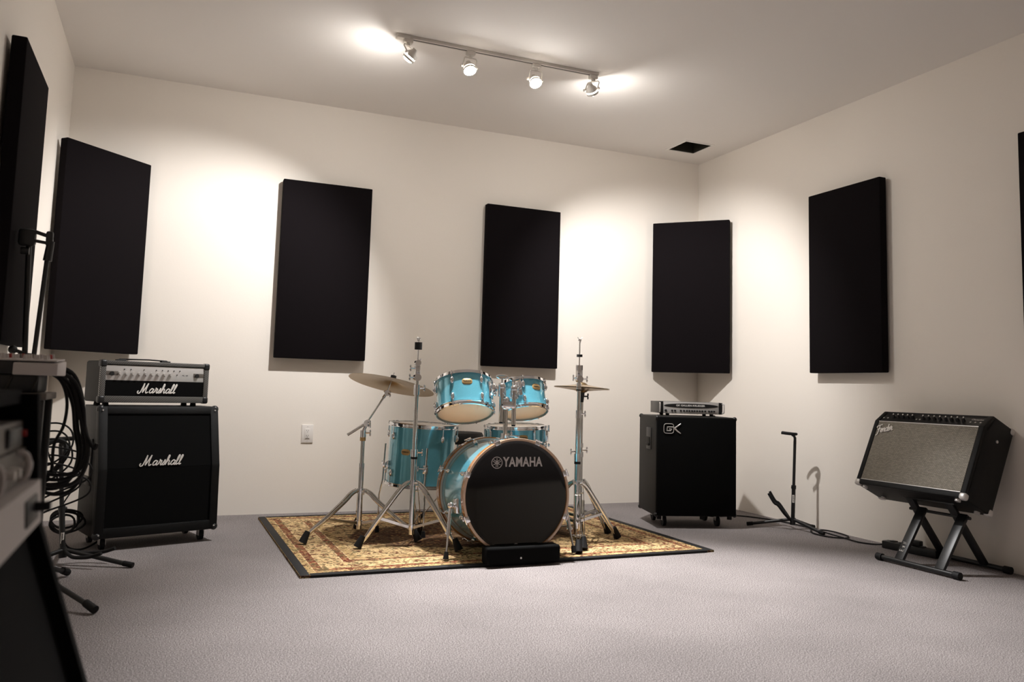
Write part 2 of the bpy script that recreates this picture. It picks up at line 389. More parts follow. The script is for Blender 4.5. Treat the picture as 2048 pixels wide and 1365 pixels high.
# ------------------------------------------------------------------ track lighting
t = thing('light_track', 'long white ceiling track rail carrying four spotlights', 'light track', (-2.37, -1.37, H))
mb = MB(); mb.box((0, 0, -.009), (1.27, .036, .018), .002); obj('rail', mb, m_lampwhite, t)
mb = MB(); mb.box((.02, 0, -.0185), (1.16, .006, .002)); obj('rail_slot', mb, m_blk, t)
mb = MB(); mb.box((-.6, 0, -.012), (.075, .04, .024), .003); obj('feed_cap', mb, m_lampwhite, t)
labs = ['leftmost white track spotlight, turned to the left wall', 'second white track spotlight from the left, glowing towards the camera',
        'third white track spotlight from the left, glowing towards the camera', 'rightmost white track spotlight, turned away to the corner']
for i, (pos, aim) in enumerate(LAMPS):
    t = thing('track_spotlight', labs[i], 'spotlight', (pos[0], pos[1], H-.018), group='spotlights on the ceiling track')
    P = Vector(pos); base = Vector((pos[0], pos[1], H-.018)); lp = P-base
    A = (Vector(aim)-P).normalized(); R = A.to_track_quat('Z', 'Y').to_matrix()
    # horizontal pivot axis square to the aim
    px = Vector((0, 0, 1)).cross(A).normalized()
    piv = lp - A*.034
    mb = MB(); mb.box((0, 0, -.012), (.052, .034, .024), .004); mb.cyl((0, 0, -.02), (0, 0, -.04), .012); obj('track_adapter', mb, m_lampwhite, t)
    mb = MB(); top = Vector((0, 0, -.038))
    for s_ in (-1, 1):
        e = piv+px*s_*.04
        mb.tube([top, top+px*s_*.035+Vector((0, 0, -.003)), top+px*s_*.04+Vector((0, 0, -.012)), e], .004, 6)
        mb.cyl(e, e+px*s_*.012, .008)
    obj('yoke', mb, m_lampwhite, t)
    mb = MB(); Mx = Matrix.Translation(lp) @ R.to_4x4() @ Matrix.Scale(.76, 4); mb.M = Mx
    mb.lathe([(.0, -.095), (.018, -.095), (.022, -.075), (.04, -.055), (.046, -.042), (.046, -.032), (.044, -.032), (.038, -.05), (.02, -.07), (0, -.07)], 28)
    obj('lamp_housing', mb, m_lampwhite, t)
    mb = MB(); mb.M = Mx; mb.lathe([(.047, -.022), (.0485, -.022), (.0485, -.004), (.047, -.004), (.045, -.008), (.045, -.02)], 28, closed=True)
    for k in range(3):
        a = k*2.094; mb.cyl((.0455*math.cos(a), .0455*math.sin(a), -.036), (.0465*math.cos(a), .0465*math.sin(a), -.018), .002, seg=6)
    obj('front_ring', mb, m_lampwhite, t)
    mb = MB(); mb.M = Mx; mb.lathe([(.041, -.012), (.03, -.034), (.012, -.06), (0, -.06)], 28); bu = obj('bulb', mb, m_bulbside, t)
    mb = MB(); mb.M = Mx; mb.lathe([(0, .010), (.02, .008), (.034, .001), (.041, -.012)], 28)
    obj('bulb_face', mb, m_bulb[i], bu)
    ld = bpy.data.lights.new('spot_beam', 'SPOT'); ld.energy = BEAM[i]; ld.color = LAMP_COL
    ld.spot_size = math.radians(BEAM_ANGLE[i]); ld.spot_blend = .7; ld.shadow_soft_size = .028
    lo = bpy.data.objects.new('spot_beam', ld); COL.objects.link(lo); lo.parent = t
    lo.matrix_local = Matrix.Translation(lp+A*.045) @ A.to_track_quat('-Z', 'Y').to_matrix().to_4x4()

# ------------------------------------------------------------------ rug
t = thing('rug', 'cream and red persian rug with black binding under the drum kit', 'rug', (-2.345, -1.018, 0), (0, 0, math.radians(.6)))
mb = MB(); mb.box((0, 0, .006), (RX, RY, .010)); obj('rug_field', mb, m_rug, t)
mb = MB(); bw = .045
for s_ in (-1, 1):
    mb.box((s_*(RX/2-bw/2), 0, .0065), (bw, RY, .013), .004)
    mb.box((0, s_*(RY/2-bw/2+.006), .0065), (RX-2*bw, bw-.006 if s_ > 0 else bw, .013), .004)
obj('rug_binding', mb, m_rub, t)
RZ = .012

# ================================================================== drums
def axis_matrix(loc, ax):
    z = Vector(ax).normalized(); x = Vector((1, 0, 0)) - z*z.x; x.normalize(); y = z.cross(x)
    M = Matrix((x, y, z)).transposed().to_4x4(); M.translation = Vector(loc); return M
def hoop_ring(mb, r, z, flip):
    s_ = -1 if flip else 1
    pr = [(r-.010, z), (r-.0085, z+s_*.003), (r-.0085, z+s_*.016), (r-.012, z+s_*.019), (r-.011, z+s_*.021), (r-.006, z+s_*.018), (r-.006, z+s_*.004), (r, z+s_*.001), (r, z-s_*.0015), (r-.010, z-s_*.0015)]
    mb.lathe(pr, 56, closed=True)
def lug_mesh(rs, zc, zh, hl=.022):
    """oval lug at zc on the shell (radius rs) with a rod up to the hoop at zh; lies on local +x"""
    mb = MB(); mb.sph((rs+.006, 0, zc), 1, (.012, .011, hl), 10)
    mb.sph((rs+.013, 0, zc), 1, (.008, .006, hl*.6), 8)
    mb.cyl((rs+.011, 0, zc), (rs+.011, 0, zh), .003, seg=8)
    s_ = 1 if zh > zc else -1
    mb.box((rs+.009, 0, zh+s_*.002), (.014, .016, .008), .002)
    mb.cyl((rs+.011, 0, zh+s_*.004), (rs+.011, 0, zh+s_*.014), .0042, seg=6)
    return mb.mesh('lug')
def badge(t, rs, ang, z, w_=.058, h_=.035):
    mb = MB(); n = 8
    # oval plate bent to the shell
    rings = []
    mb.M = Matrix.Rotation(ang, 4, 'Z')
    for rr, off in ((0, .003), (.8, .003), (1.0, .0005)):
        ring = []
        for k in range(20):
            a = 2*PI*k/20; y = math.copysign(abs(math.cos(a))**.6, math.cos(a))*w_/2*rr; zz = math.copysign(abs(math.sin(a))**.8, math.sin(a))*h_/2*rr
            th = y/rs; ring.append(mb.bm.verts.new(mb.M @ Vector(((rs+off)*math.cos(th), (rs+off)*math.sin(th), z+zz))))
        rings.append(ring)
    for a, b2 in zip(rings, rings[1:]):
        for k in range(20): mb.bm.faces.new((a[k], a[(k+1) % 20], b2[(k+1) % 20], b2[k]))
    bmesh.ops.remove_doubles(mb.bm, verts=mb.bm.verts[:], dist=1e-6)
    bg = obj('badge', mb, m_gold, t)
    me = text_mesh('YAMAHA', .0105, .0004, .0002)
    # bend the lettering round the shell
    for v in me.vertices:
        th = v.co.x/rs; rr = rs+.0036-v.co.y; v.co = Vector((rr*math.cos(ang+th), rr*math.sin(ang+th), z+v.co.z+.001))
    obj('badge_lettering', me, m_blkmetal, bg)
def drum(name, label, M, r, Ln, nl, badge_ang, a0=0, lugs='double', group='drums of the aqua kit', bot=None, top=None, badge_z=.6, b=None):
    """axis local z, bottom rim at 0, top rim at Ln; r = hoop radius"""
    t = thing(name, label, 'drum', mtx=M, group=group); rs = r-.013
    mb = MB(); mb.lathe([(rs, .012), (rs, Ln-.012), (rs-.004, Ln-.008), (rs-.007, Ln-.008), (rs-.007, .008), (rs-.004, .008)], 64, closed=True); obj('shell', mb, m_teal, t)
    mb = MB(); mb.lathe([(rs-.0075, .014), (rs-.0075, Ln-.014), (rs-.0085, Ln-.014), (rs-.0085, .014)], 48, closed=True); obj('inner_ply', mb, m_woodface, t)
    mb = MB(); hoop_ring(mb, r, .018, True); obj('hoop', mb, m_chrome, t)
    mb = MB(); hoop_ring(mb, r, Ln-.018, False); obj('hoop', mb, m_chrome, t)
    mb = MB(); mb.lathe([(0, .006), (rs-.006, .006), (rs+.002, .010), (rs+.002, .014), (0, .008)], 56); obj('bottom_drumhead', mb, bot or m_head, t)
    mb = MB(); mb.lathe([(0, Ln-.006), (rs-.006, Ln-.006), (rs+.002, Ln-.010), (rs+.002, Ln-.014), (0, Ln-.008)], 56); obj('batter_drumhead', mb, top or m_coat, t)
    if lugs == 'double':
        ms = [lug_mesh(rs, Ln*.26 if Ln < .3 else .075, .012), lug_mesh(rs, Ln*.74 if Ln < .3 else Ln-.075, Ln-.012)]
    else:
        mb = MB(); mb.cyl((rs+.006, 0, Ln*.25), (rs+.006, 0, Ln*.75), .008, seg=10); mb.sph((rs+.006, 0, Ln*.25), .009); mb.sph((rs+.006, 0, Ln*.75), .009)
        mb.cyl((rs+.011, 0, .0), (rs+.011, 0, Ln), .0028, seg=8); mb.box((rs+.009, 0, Ln-.008), (.014, .014, .008), .002); mb.box((rs+.009, 0, .008), (.014, .014, .008), .002)
        ms = [mb.mesh('lug')]
    for k in range(nl):
        for me in ms:
            o = bpy.data.objects.new('lug', me)
            if not me.materials: me.materials.append(m_chrome)
            COL.objects.link(o); o.parent = t; o.rotation_euler = (0, 0, a0+2*PI*k/nl)
    if badge_ang is not None: badge(t, rs, badge_ang, Ln*badge_z)
    return t, rs

# ---- bass drum: axis runs back to front
FC, RC = Vector((-2.385, -1.80, .327)), Vector((-2.372, -1.33, .305))
ax = (FC-RC).normalized(); BL = (FC-RC).length
z_ = ax; x_ = Vector((0, 0, 1)).cross(z_); x_ = (-x_).normalized(); y_ = z_.cross(x_)
# local x = world right seen from the front (approx +x), local y = world up, local z = towards the viewer
x_ = Vector((1, 0, 0)); x_ = (x_ - z_*x_.dot(z_)).normalized(); y_ = z_.cross(x_)
MBD = Matrix((x_, y_, z_)).transposed().to_4x4(); MBD.translation = RC
t = thing('bass_drum', 'large aqua bass drum with a glossy black front head and maple hoops', 'drum', mtx=MBD, group='drums of the aqua kit')
BR = .29; bs = BR-.018
mb = MB(); mb.lathe([(bs, .02), (bs, BL-.02), (bs-.008, BL-.02), (bs-.008, .02)], 96, closed=True); obj('shell', mb, m_teal, t)
for zc, nm in ((0, 'rear'), (BL-.04, 'front')):
    mb = MB(); mb.lathe([(BR-.012, zc), (BR, zc), (BR, zc+.04), (BR-.012, zc+.04)], 96, closed=True); hp = obj('hoop', mb, m_wood, t)
    # pale edge on the front of the hoop and silver counter ring
    zf = zc+.0405 if nm == 'front' else zc-.0005
    mb = MB(); mb.lathe([(BR-.0125, zf-.003), (BR+.0005, zf-.003), (BR-.001, zf+.0008), (BR-.011, zf+.0008)], 96, closed=True); obj('hoop_edge', mb, m_woodface, hp)
    zr = zc-.004 if nm == 'front' else zc+.040
    mb = MB(); mb.lathe([(bs+.001, zr), (BR-.007, zr), (BR-.007, zr+.006), (bs+.001, zr+.006)], 96, closed=True); obj('counter_ring', mb, m_silver, t)
mb = MB(); mb.lathe([(0, BL-.014), (BR-.03, BL-.014), (BR-.013, BL-.010), (BR-.013, BL-.02), (0, BL-.018)], 96); fh = obj('front_drumhead', mb, m_black_head, t)
mb = MB(); mb.lathe([(0, .014), (BR-.03, .014), (BR-.013, .010), (BR-.013, .02), (0, .018)], 96); obj('batter_drumhead', mb, m_coat, t)
ZL = BL-.0135
# claws and T rods
def claw_mesh(front):
    mb = MB(); zc = BL if front else 0; s_ = -1 if front else 1
    mb.box((0, BR-.004, zc+s_*-.002), (.028, .020, .004), .001)         # lip over the hoop face
    mb.box((0, BR+.004, zc+s_*.020), (.028, .005, .046), .0015)
    mb.box((0, BR+.008, zc+s_*.035), (.014, .012, .016), .003)
    mb.cyl((0, BR+.009, zc+s_*-.004), (0, BR+.009, zc+s_*.10), .0032, seg=8)
    mb.cyl((-.02, BR+.009, zc+s_*-.006), (.02, BR+.009, zc+s_*-.006), .0035, seg=8)
    mb.sph((0, bs+.010, zc+s_*.105), 1, (.012, .013, .022), 10)
    return mb.mesh('tension_claw')
for fr in (True, False):
    me = claw_mesh(fr); me.materials.append(m_chrome)
    for k in range(8):
        o = bpy.data.objects.new('tension_claw', me); COL.objects.link(o); o.parent = t; o.rotation_euler = (0, 0, PI/8+k*PI/4)
# spurs
for s_ in (-1, 1):
    a = math.radians(10); sy = -math.sin(a)*bs; sx = s_*math.cos(a)*bs
    mb = MB(); mb.box((s_*(bs+.010), sy-.005, BL-.115), (.03, .075, .05), .006); mb.cyl((s_*(bs+.02), sy-.005, BL-.115), (s_*(bs+.05), sy-.005, BL-.115), .013)
    mb.sph((s_*(bs+.045), sy-.002, BL-.115), .018)
    obj('spur_bracket', mb, m_chrome, t)
    p0 = MBD @ Vector((s_*(bs+.045), sy, BL-.115)); foot = Vector((p0.x+s_*.035, p0.y-.055, RZ+.012))
    inv = MBD.inverted(); q0, q1 = inv @ p0, inv @ foot; mid = q0.lerp(q1, .55)
    mb = MB(); mb.cyl(q0, mid, .010); mb.cyl(mid, q1, .0055); mb.cyl(q0.lerp(q1, .5), q0.lerp(q1, .58), .0125); mb.cyl(q0.lerp(q1, .54)+Vector((-.018, 0, 0)), q0.lerp(q1, .54)+Vector((.018, 0, 0)), .004)
    sp_ = obj('spur', mb, m_chrome, t)
    mb = MB(); mb.cyl(q1+(q0-q1).normalized()*.03, q1-(q0-q1).normalized()*.006, .010, .015); obj('rubber_foot', mb, m_rub, sp_)
# logo: ring with crossed tuning forks, and the word
def on_head(me, x, y):
    # local xz lettering -> drum local xy facing +z
    me.transform(Matrix(((1, 0, 0, x), (0, 0, 1, y), (0, -1, 0, ZL), (0, 0, 0, 1)))); return me
me = on_head(text_mesh('YAMAHA', .066, .0004, .0020, sx=.76, spacing=1.06), .034, .168); obj('logo_lettering', me, m_grey, fh)
mb = MB(); mb.M = Matrix.Translation((-.108, .167, ZL))
mb.lathe([(.0265, -.0005), (.030, -.0005), (.030, .0006), (.0265, .0006)], 40, closed=True)
for k in range(3):
    R3 = Matrix.Rotation(k*2*PI/3, 3, 'Z')
    for c_, d_ in (((0, .010), (.0032, .024)), ((0, -.006), (.011, .0035)), ((-.0042, -.014), (.003, .017)), ((.0042, -.014), (.003, .017))):
        mb.box(R3 @ Vector((c_[0], c_[1], 0)), (d_[0], d_[1], .001), 0, R3)
obj('logo_emblem', mb, m_grey, fh)
# small crown badge low on the head
mb = MB(); mb.M = Matrix.Translation((0, -.245, ZL))
for k, (x, h_) in enumerate(((-.008, .004), (-.003, .006), (.003, .006), (.008, .004))): mb.box((x, .004+h_/2, 0), (.003, h_, .001))
mb.box((0, .002, 0), (.022, .004, .001)); mb.lathe([(.006, -.0005), (.0085, -.0005), (.0085, .0006), (.006, .0006)], 20, closed=True); obj('crown_mark', mb, m_grey, fh)

# ---- floor block in front of the bass drum
t = thing('bass_drum_block', 'low black padded block on the rug edge in front of the bass drum', 'block', (-2.385, -1.868, RZ))
mb = MB(); mb.box((0, 0, .042), (.395, .085, .084), .012, seg=3); obj('block_body', mb, m_cloth, t)
mb = MB(); mb.cyl((-.02, -.043, .03), (-.02, -.045, .03), .005, seg=10); obj('rivet', mb, m_silver, t)

# ---- toms
M1 = axis_matrix((-2.55, -1.429, .724), (.055, .393, .918))
M2 = axis_matrix((-2.18, -1.404, .731), (.02, .359, .933))
def local_ang(M, world):
    q = M.inverted() @ Vector(world); return math.atan2(q.y, q.x)
b1 = local_ang(M1, (-2.592, -1.60, .88)); b2_ = local_ang(M2, (-2.128, -1.56, .87))
tom1, rs1 = drum('rack_tom', 'bigger aqua rack tom mounted on the left above the bass drum', M1, .165, .197, 6, b1, b1+PI/6, badge_z=.66)
tom2, rs2 = drum('rack_tom', 'smaller aqua rack tom mounted on the right above the bass drum', M2, .14, .179, 5, b2_, b2_+PI/5, badge_z=.66)
# ---- floor tom (16 inch), leaning slightly
M3 = axis_matrix((-2.63, -.87, .28), (.035, -.03, .998))
b3 = local_ang(M3, (-2.775, -1.03, .45))
ft, rs3 = drum('floor_tom', 'aqua floor tom on three chrome legs behind the left cymbal stands', M3, .212, .365, 8, b3, b3+PI/8-.1, badge_z=.56)
inv = M3.inverted()
for k, (a, tall) in enumerate(((b3-.75, .53), (b3+.62, .52), (b3+2.7, .5))):
    mb = MB(); c_, s_ = math.cos(a), math.sin(a); rl = rs3+.03
    mb.box((0, 0, 0), (.001, .001, .001))
    mb.M = Matrix.Rotation(a, 4, 'Z'); mb.box((rs3+.008, 0, .115), (.018, .03, .05), .004); mb.box((rs3+.026, 0, .115), (.026, .026, .034), .006)
    mb.cyl((rs3+.028, -.012, .12), (rs3+.028, -.04, .12), .005); mb.box((rs3+.028, -.045, .12), (.007, .008, .03), .003)
    obj('leg_bracket', mb, m_chrome, ft)
    wt = M3 @ Vector((rl*c_, rl*s_, .24)); wb = M3 @ Vector((rl*c_, rl*s_, .03)); wf = Vector((wb.x+.02*c_, wb.y+.02*s_, RZ+.014))
    mb = MB(); mb.tube([inv @ wt, inv @ wb, inv @ (wb.lerp(wf, .3)+Vector((.012*c_, .012*s_, 0))), inv @ wf], .0055, 8); lg = obj('leg', mb, m_chrome2, ft)
    mb = MB(); mb.cyl(inv @ (wf+Vector((0, 0, .022))), inv @ (wf-Vector((0, 0, .012))), .010, .014); obj('rubber_foot', mb, m_rub, lg)
# ---- snare
M4 = axis_matrix((-2.10, -1.085, .524), (-.03, -.02, .999))
b4 = local_ang(M4, (-2.13, -1.3, .58))
sn, rs4 = drum('snare_drum', 'aqua snare drum behind the bass drum', M4, .190, .128, 8, b4, b4+PI/8, lugs='single', badge_z=.5)
mb = MB(); a = b4+1.25; mb.M = Matrix.Rotation(a, 4, 'Z'); mb.box((rs4+.012, 0, .065), (.024, .035, .07), .005); mb.cyl((rs4+.026, 0, .09), (rs4+.026, 0, .13), .006); mb.box((rs4+.028, 0, .012), (.012, .04, .02), .003)
obj('strainer', mb, m_chrome, sn)
# ---- snare stand
def foot_obj(parent, tip, d, r=.016, ln=.06):
    """rubber boot at the end of a leg; d points up the leg"""
    mb = MB(); tip = Vector(tip); d = Vector(d).normalized()
    mb.cyl(tip+d*.002, tip+d*ln, r, r*.62, 12); return obj('rubber_foot', mb, m_rub, parent)
t = thing('snare_stand', 'chrome snare stand mostly hidden behind the bass drum', 'drum stand', (-2.10, -1.02, RZ))
mb = MB(); mb.cyl((0, 0, .1), (0, 0, .44), .0125); mb.cyl((0, 0, .26), (0, 0, .30), .018); obj('pole', mb, m_chrome2, t)
for k in range(3):
    a = k*2*PI/3+PI/2; c_, s_ = math.cos(a), math.sin(a)
    mb = MB(); mb.bar((.015*c_, .015*s_, .24), (.2*c_, .2*s_, .02), .016, .006); lg = obj('leg', mb, m_chrome2, t)
    foot_obj(lg, (.215*c_, .215*s_, .012), (-c_, -s_, 1.1), .014, .04)
    a += .5; c_, s_ = math.cos(a), math.sin(a)
    mb = MB(); mb.tube([(0, 0, .44), (.1*c_, .1*s_-.02, .455), (.2*c_, .2*s_-.06, .50), (.203*c_, .203*s_-.062, .53)], .005, 8); ar = obj('basket_arm', mb, m_chrome2, t)
    mb = MB(); mb.cyl((.2*c_, .2*s_-.06, .495), (.203*c_, .203*s_-.062, .53), .009); obj('rubber_grip', mb, m_rub, ar)

# ---- tom holder rising from the bass drum
PX, PY = -2.345, -1.515
t = thing('tom_holder', 'chrome double tom holder standing in the top of the bass drum', 'tom holder', (PX, PY, .59))
Z0 = .59
mb = MB(); mb.box((0, 0, .006), (.085, .06, .012), .004); mb.cyl((0, 0, .0), (0, 0, .035), .026); mb.cyl((.02, -.02, .022), (.045, -.045, .022), .005); mb.box((.05, -.05, .022), (.03, .008, .012), .003); obj('base_receiver', mb, m_chrome, t)
mb = MB(); mb.cyl((0, 0, .02), (0, 0, .2), .0125); obj('post', mb, m_chrome2, t)
mb = MB(); mb.box((0, 0, .19), (.05, .04, .05), .01); mb.bar((-.03, 0, .195), (.05, -.015, .19), .035, .04, .01); mb.sph((0, 0, .215), .022); obj('clamp', mb, m_chrome, t)
for s_, dx_, zt, zb, tgt, rs_, Mt in ((-1, -.026, .255, .098, None, rs1, M1), (1, .042, .245, .083, None, rs2, M2)):
    dy_ = .0 if s_ < 0 else -.014
    mb = MB(); mb.cyl((dx_, dy_, zb), (dx_, dy_, zt), .0125); pp = obj('tube_arm', mb, m_chrome2, t)
    mb = MB(); mb.cyl((dx_, dy_, zb-.008), (dx_, dy_, zb+.004), .0105); obj('end_cap', mb, m_rub, pp)
    mb = MB(); mb.cyl((dx_, dy_, zt-.02), (dx_, dy_, zt+.025), .022); mb.sph((dx_, dy_, zt+.035), .022); mb.cyl((dx_, dy_, zt+.04), (dx_, dy_, zt+.075), .005)
    mb.cyl((dx_, dy_-.02, zt), (dx_, dy_-.045, zt), .006); mb.box((dx_, dy_-.05, zt), (.008, .01, .032), .004); obj('ball_clamp', mb, m_chrome, t)
    mb = MB(); mb.tube([(dx_-.034, dy_, zt+.09), (dx_-.015, dy_, zt+.097), (dx_+.015, dy_, zt+.097), (dx_+.034, dy_, zt+.088), (dx_+.015, dy_, zt+.079), (dx_-.015, dy_, zt+.08)], .0035, 6, closed=True, smooth=4); obj('wing_key', mb, m_chrome, t)
    # rod to the bracket on the tom
    cen = Mt @ Vector((0, 0, .1)); hub = Vector((PX+dx_, PY+dy_, Z0+zt+.03)); dr = (hub-cen); dr = Mt.to_3x3().inverted() @ dr; ang = math.atan2(dr.y, dr.x)
    wp = Mt @ Vector(((rs_+.03)*math.cos(ang), (rs_+.03)*math.sin(ang), .12)); lw = wp-Vector((PX, PY, Z0))
    mb = MB(); mb.tube([(dx_, dy_, zt+.03), tuple((Vector((dx_, dy_, zt+.03))+lw)/2), tuple(lw)], .0085, 8); obj('hex_rod', mb, m_chrome2, t)
    mb = MB(); mb.M = Matrix.Rotation(ang, 4, 'Z'); mb.box((rs_+.004, 0, .11), (.008, .055, .09), .003); mb.box((rs_+.022, 0, .12), (.034, .036, .04), .008); mb.cyl((rs_+.022, -.02, .10), (rs_+.022, -.04, .07), .006); mb.sph((rs_+.024, 0, .085), .012)
    obj('mounting_bracket', mb, m_chrome, tom1 if s_ < 0 else tom2)

# ---- cymbal stands
def wing(mb, c, d, s_=1):
    c = Vector(c); d = Vector(d).normalized(); mb.cyl(c, c+d*.026*s_, .0045, seg=8)
    e = c+d*.028*s_; u = Vector((0, 0, 1)) if abs(d.z) < .8 else Vector((1, 0, 0))
    mb.sph(e+u*.009, 1, (.005, .005, .010) if u.z else (.010, .005, .005), 8); mb.sph(e-u*.009, 1, (.005, .005, .010) if u.z else (.010, .005, .005), 8)
def tripod(t, base, feet, hz, lz, wide=.011, tubes=()):
    bx, by = base
    for fx, fy in feet:
        dx_, dy_ = fx-bx, fy-by; D = math.hypot(dx_, dy_); ux, uy = dx_/D, dy_/D; sx_, sy_ = -uy, ux
        mb = MB()
        knee = (.30*D, hz-.055)
        for s_ in (-1, 1):
            o_ = s_*wide
            pts = [(ux*.02+sx_*o_, uy*.02+sy_*o_, hz+.004), (ux*knee[0]*.55+sx_*o_*1.2, uy*knee[0]*.55+sy_*o_*1.2, hz-.012), (ux*knee[0]+sx_*o_*1.2, uy*knee[0]+sy_*o_*1.2, knee[1]),
                   (ux*D*.62+sx_*o_, uy*D*.62+sy_*o_, hz*.46), (ux*(D-.05)+sx_*o_*.5, uy*(D-.05)+sy_*o_*.5, .065), (ux*(D-.025)+sx_*o_*.35, uy*(D-.025)+sy_*o_*.35, .035)]
            mb.tube(pts, .0095, 8, smooth=3, flat=((sx_, sy_, 0), .0022))
        mb.cyl((ux*D*.62+sx_*.015, uy*D*.62+sy_*.015, hz*.46), (ux*D*.62-sx_*.015, uy*D*.62-sy_*.015, hz*.46), .0045, seg=8)
        mb.cyl((ux*knee[0]+sx_*.015, uy*knee[0]+sy_*.015, knee[1]), (ux*knee[0]-sx_*.015, uy*knee[0]-sy_*.015, knee[1]), .0045, seg=8)
        lg = obj('leg', mb, m_chrome2, t)
        foot_obj(lg, (ux*D, uy*D, .006), (-ux*.5, -uy*.5, 1), .023, .066)
        mb = MB()
        for s_ in (-1, 1):
            o_ = s_*wide*.7
            mb.bar((ux*.018+sx_*o_, uy*.018+sy_*o_, lz), (ux*D*.62+sx_*o_, uy*D*.62+sy_*o_, hz*.46), .0030, .014)
        obj('brace', mb, m_chrome2, t)
    mb = MB(); mb.cyl((0, 0, hz-.014), (0, 0, hz+.014), .021); wing(mb, (.0, -.018, hz), (0.3, -1, 0)); obj('leg_collar', mb, m_chrome, t)
    mb = MB(); mb.cyl((0, 0, lz-.012), (0, 0, lz+.012), .020); obj('brace_collar', mb, m_chrome, t)
def topnut(mb, p, d):
    p = Vector(p); d = Vector(d).normalized(); mb.cyl(p, p+d*.012, .006, seg=8)
    x = d.orthogonal().normalized(); mb.sph(p+x*.010+d*.014, 1, (.007, .004, .007), 8); mb.sph(p-x*.010+d*.014, 1, (.007, .004, .007), 8)
# stand with the ride: boom
BX, BY = -3.022, -1.045
t = thing('cymbal_stand', 'leftmost chrome boom cymbal stand, holding the big cymbal', 'cymbal stand', (BX, BY, RZ), group='chrome cymbal stands around the drum kit')
tripod(t, (BX, BY), [(-3.346, -1.149), (-2.73, -1.24), (-2.965, -.74)], .262, .085)
mb = MB(); mb.cyl((0, 0, .05), (0, 0, .40), .0145); mb.cyl((0, 0, .38), (0, 0, .575), .0115); obj('lower_tube', mb, m_chrome2, t)
mb = MB(); mb.cyl((0, 0, .395), (0, 0, .415), .0155); mb.cyl((0, 0, .56), (0, 0, .60), .017); wing(mb, (.012, 0, .585), (1, -.3, 0)); obj('height_clamp', mb, m_chrome, t)
mb = MB(); mb.cyl((0, 0, .54), (0, 0, .565), .0165); obj('tape_band', mb, m_gold, t)
TP = Vector((-3.006+.0, -1.049, .652)); bl = Vector((-3.112, -1.05, .585)); be = Vector((-2.893, -1.035, .825))
O = Vector((BX, BY, RZ))
mb = MB(); mb.cyl((0, 0, .59), tuple(TP-O), .010); mb.cyl(tuple(TP-O+Vector((0, -.02, 0))), tuple(TP-O+Vector((0, .02, 0))), .021); wing(mb, tuple(TP-O+Vector((.0, -.018, 0))), (.4, -1, 0)); mb.box(tuple(TP-O+Vector((.015, -.02, -.012))), (.012, .012, .03), .004); obj('tilter', mb, m_chrome, t)
mb = MB(); mb.cyl(tuple(bl-O), tuple(TP-O), .008); mb.cyl(tuple(TP-O), tuple(be-O), .0055); obj('boom_arm', mb, m_chrome2, t)
RAX = Vector((.222, .115, .968)).normalized(); RCn = Vector((-2.869, -1.045, .870))
mb = MB(); mb.cyl(tuple(be-O-Vector((0, .014, 0))), tuple(be-O+Vector((0, .014, 0))), .017); mb.cyl(tuple(be-O), tuple(be-O+(be-TP).normalized()*-.035), .009); wing(mb, tuple(be-O), (.6, -1, -.2)); obj('boom_tilter', mb, m_chrome, t)
mb = MB(); mb.cyl(tuple(be-O), tuple(RCn+RAX*.075-O), .0038); obj('cymbal_rod', mb, m_chrome, t)
mb = MB(); mb.cyl(tuple(RCn+RAX*.034-O), tuple(RCn+RAX*.058-O), .0165); obj('felt_washer', mb, m_felt, t)
def cymbal(name, label, c, ax_, r, bell, rise, group=None):
    M = axis_matrix(c, ax_); mb = MB(); hb = bell; rb = r*.22
    pr = [(.006, rise+hb), (rb*.5, rise+hb*.85), (rb*.85, rise+hb*.35), (rb, rise), (r*.6, rise*.45), (r*.85, rise*.12), (r, 0), (r, -.0012), (r*.85, rise*.12-.0014), (r*.6, rise*.45-.0016), (rb, rise-.0018), (rb*.85, rise+hb*.35-.002), (rb*.5, rise+hb*.85-.002), (.006, rise+hb-.002)]
    mb.lathe(pr, 96, closed=True); o = obj(name, mb, m_brass); o.matrix_world = M
    return tag(o, label, 'cymbal', group)
cymbal('ride_cymbal', 'large tilted bronze cymbal on the leftmost boom stand', RCn, RAX, .25, .014, .018, 'cymbals of the kit')
# straight stand in front of the floor tom, no cymbal
BX, BY = -2.80, -1.33
t = thing('cymbal_stand', 'tall chrome cymbal stand with a black felt and no cymbal, left of the bass drum', 'cymbal stand', (BX, BY, RZ), group='chrome cymbal stands around the drum kit')
tripod(t, (BX, BY), [(-3.092, -1.338), (-2.60, -1.55), (-2.656, -1.03)], .335, .10)
mb = MB(); mb.cyl((0, 0, .06), (0, 0, .51), .0155); mb.cyl((0, 0, .50), (0, 0, .86), .012); mb.cyl((0, 0, .86), (0, 0, .92), .009); obj('tube', mb, m_chrome2, t)
mb = MB(); mb.cyl((0, 0, .475), (0, 0, .515), .019); wing(mb, (.016, 0, .497), (1, -.2, 0)); obj('height_clamp', mb, m_chrome, t)
mb = MB(); mb.cyl((0, 0, .81), (0, 0, .865), .0165); wing(mb, (.014, 0, .845), (1, -.2, .1)); obj('height_clamp', mb, m_chrome, t)
mb = MB(); mb.cyl((0, 0, .462), (0, 0, .474), .0175); obj('rubber_ring', mb, m_rub, t)
mb = MB(); mb.cyl((-.0, -.015, .905), (0, .015, .905), .020); mb.box((0, 0, .945), (.026, .022, .055), .004); mb.cyl((0, -.013, .985), (0, .013, .985), .0165); wing(mb, (-.016, 0, .905), (-1, -.2, 0)); wing(mb, (-.013, 0, .955), (-1, -.2, 0)); mb.sph((.016, 0, 1.003), .006); obj('tilter', mb, m_chrome, t)
mb = MB(); mb.cyl((0, 0, .99), (0, 0, 1.115), .0035); topnut(mb, (0, 0, 1.105), (0, 0, 1)); obj('cymbal_rod', mb, m_chrome, t)
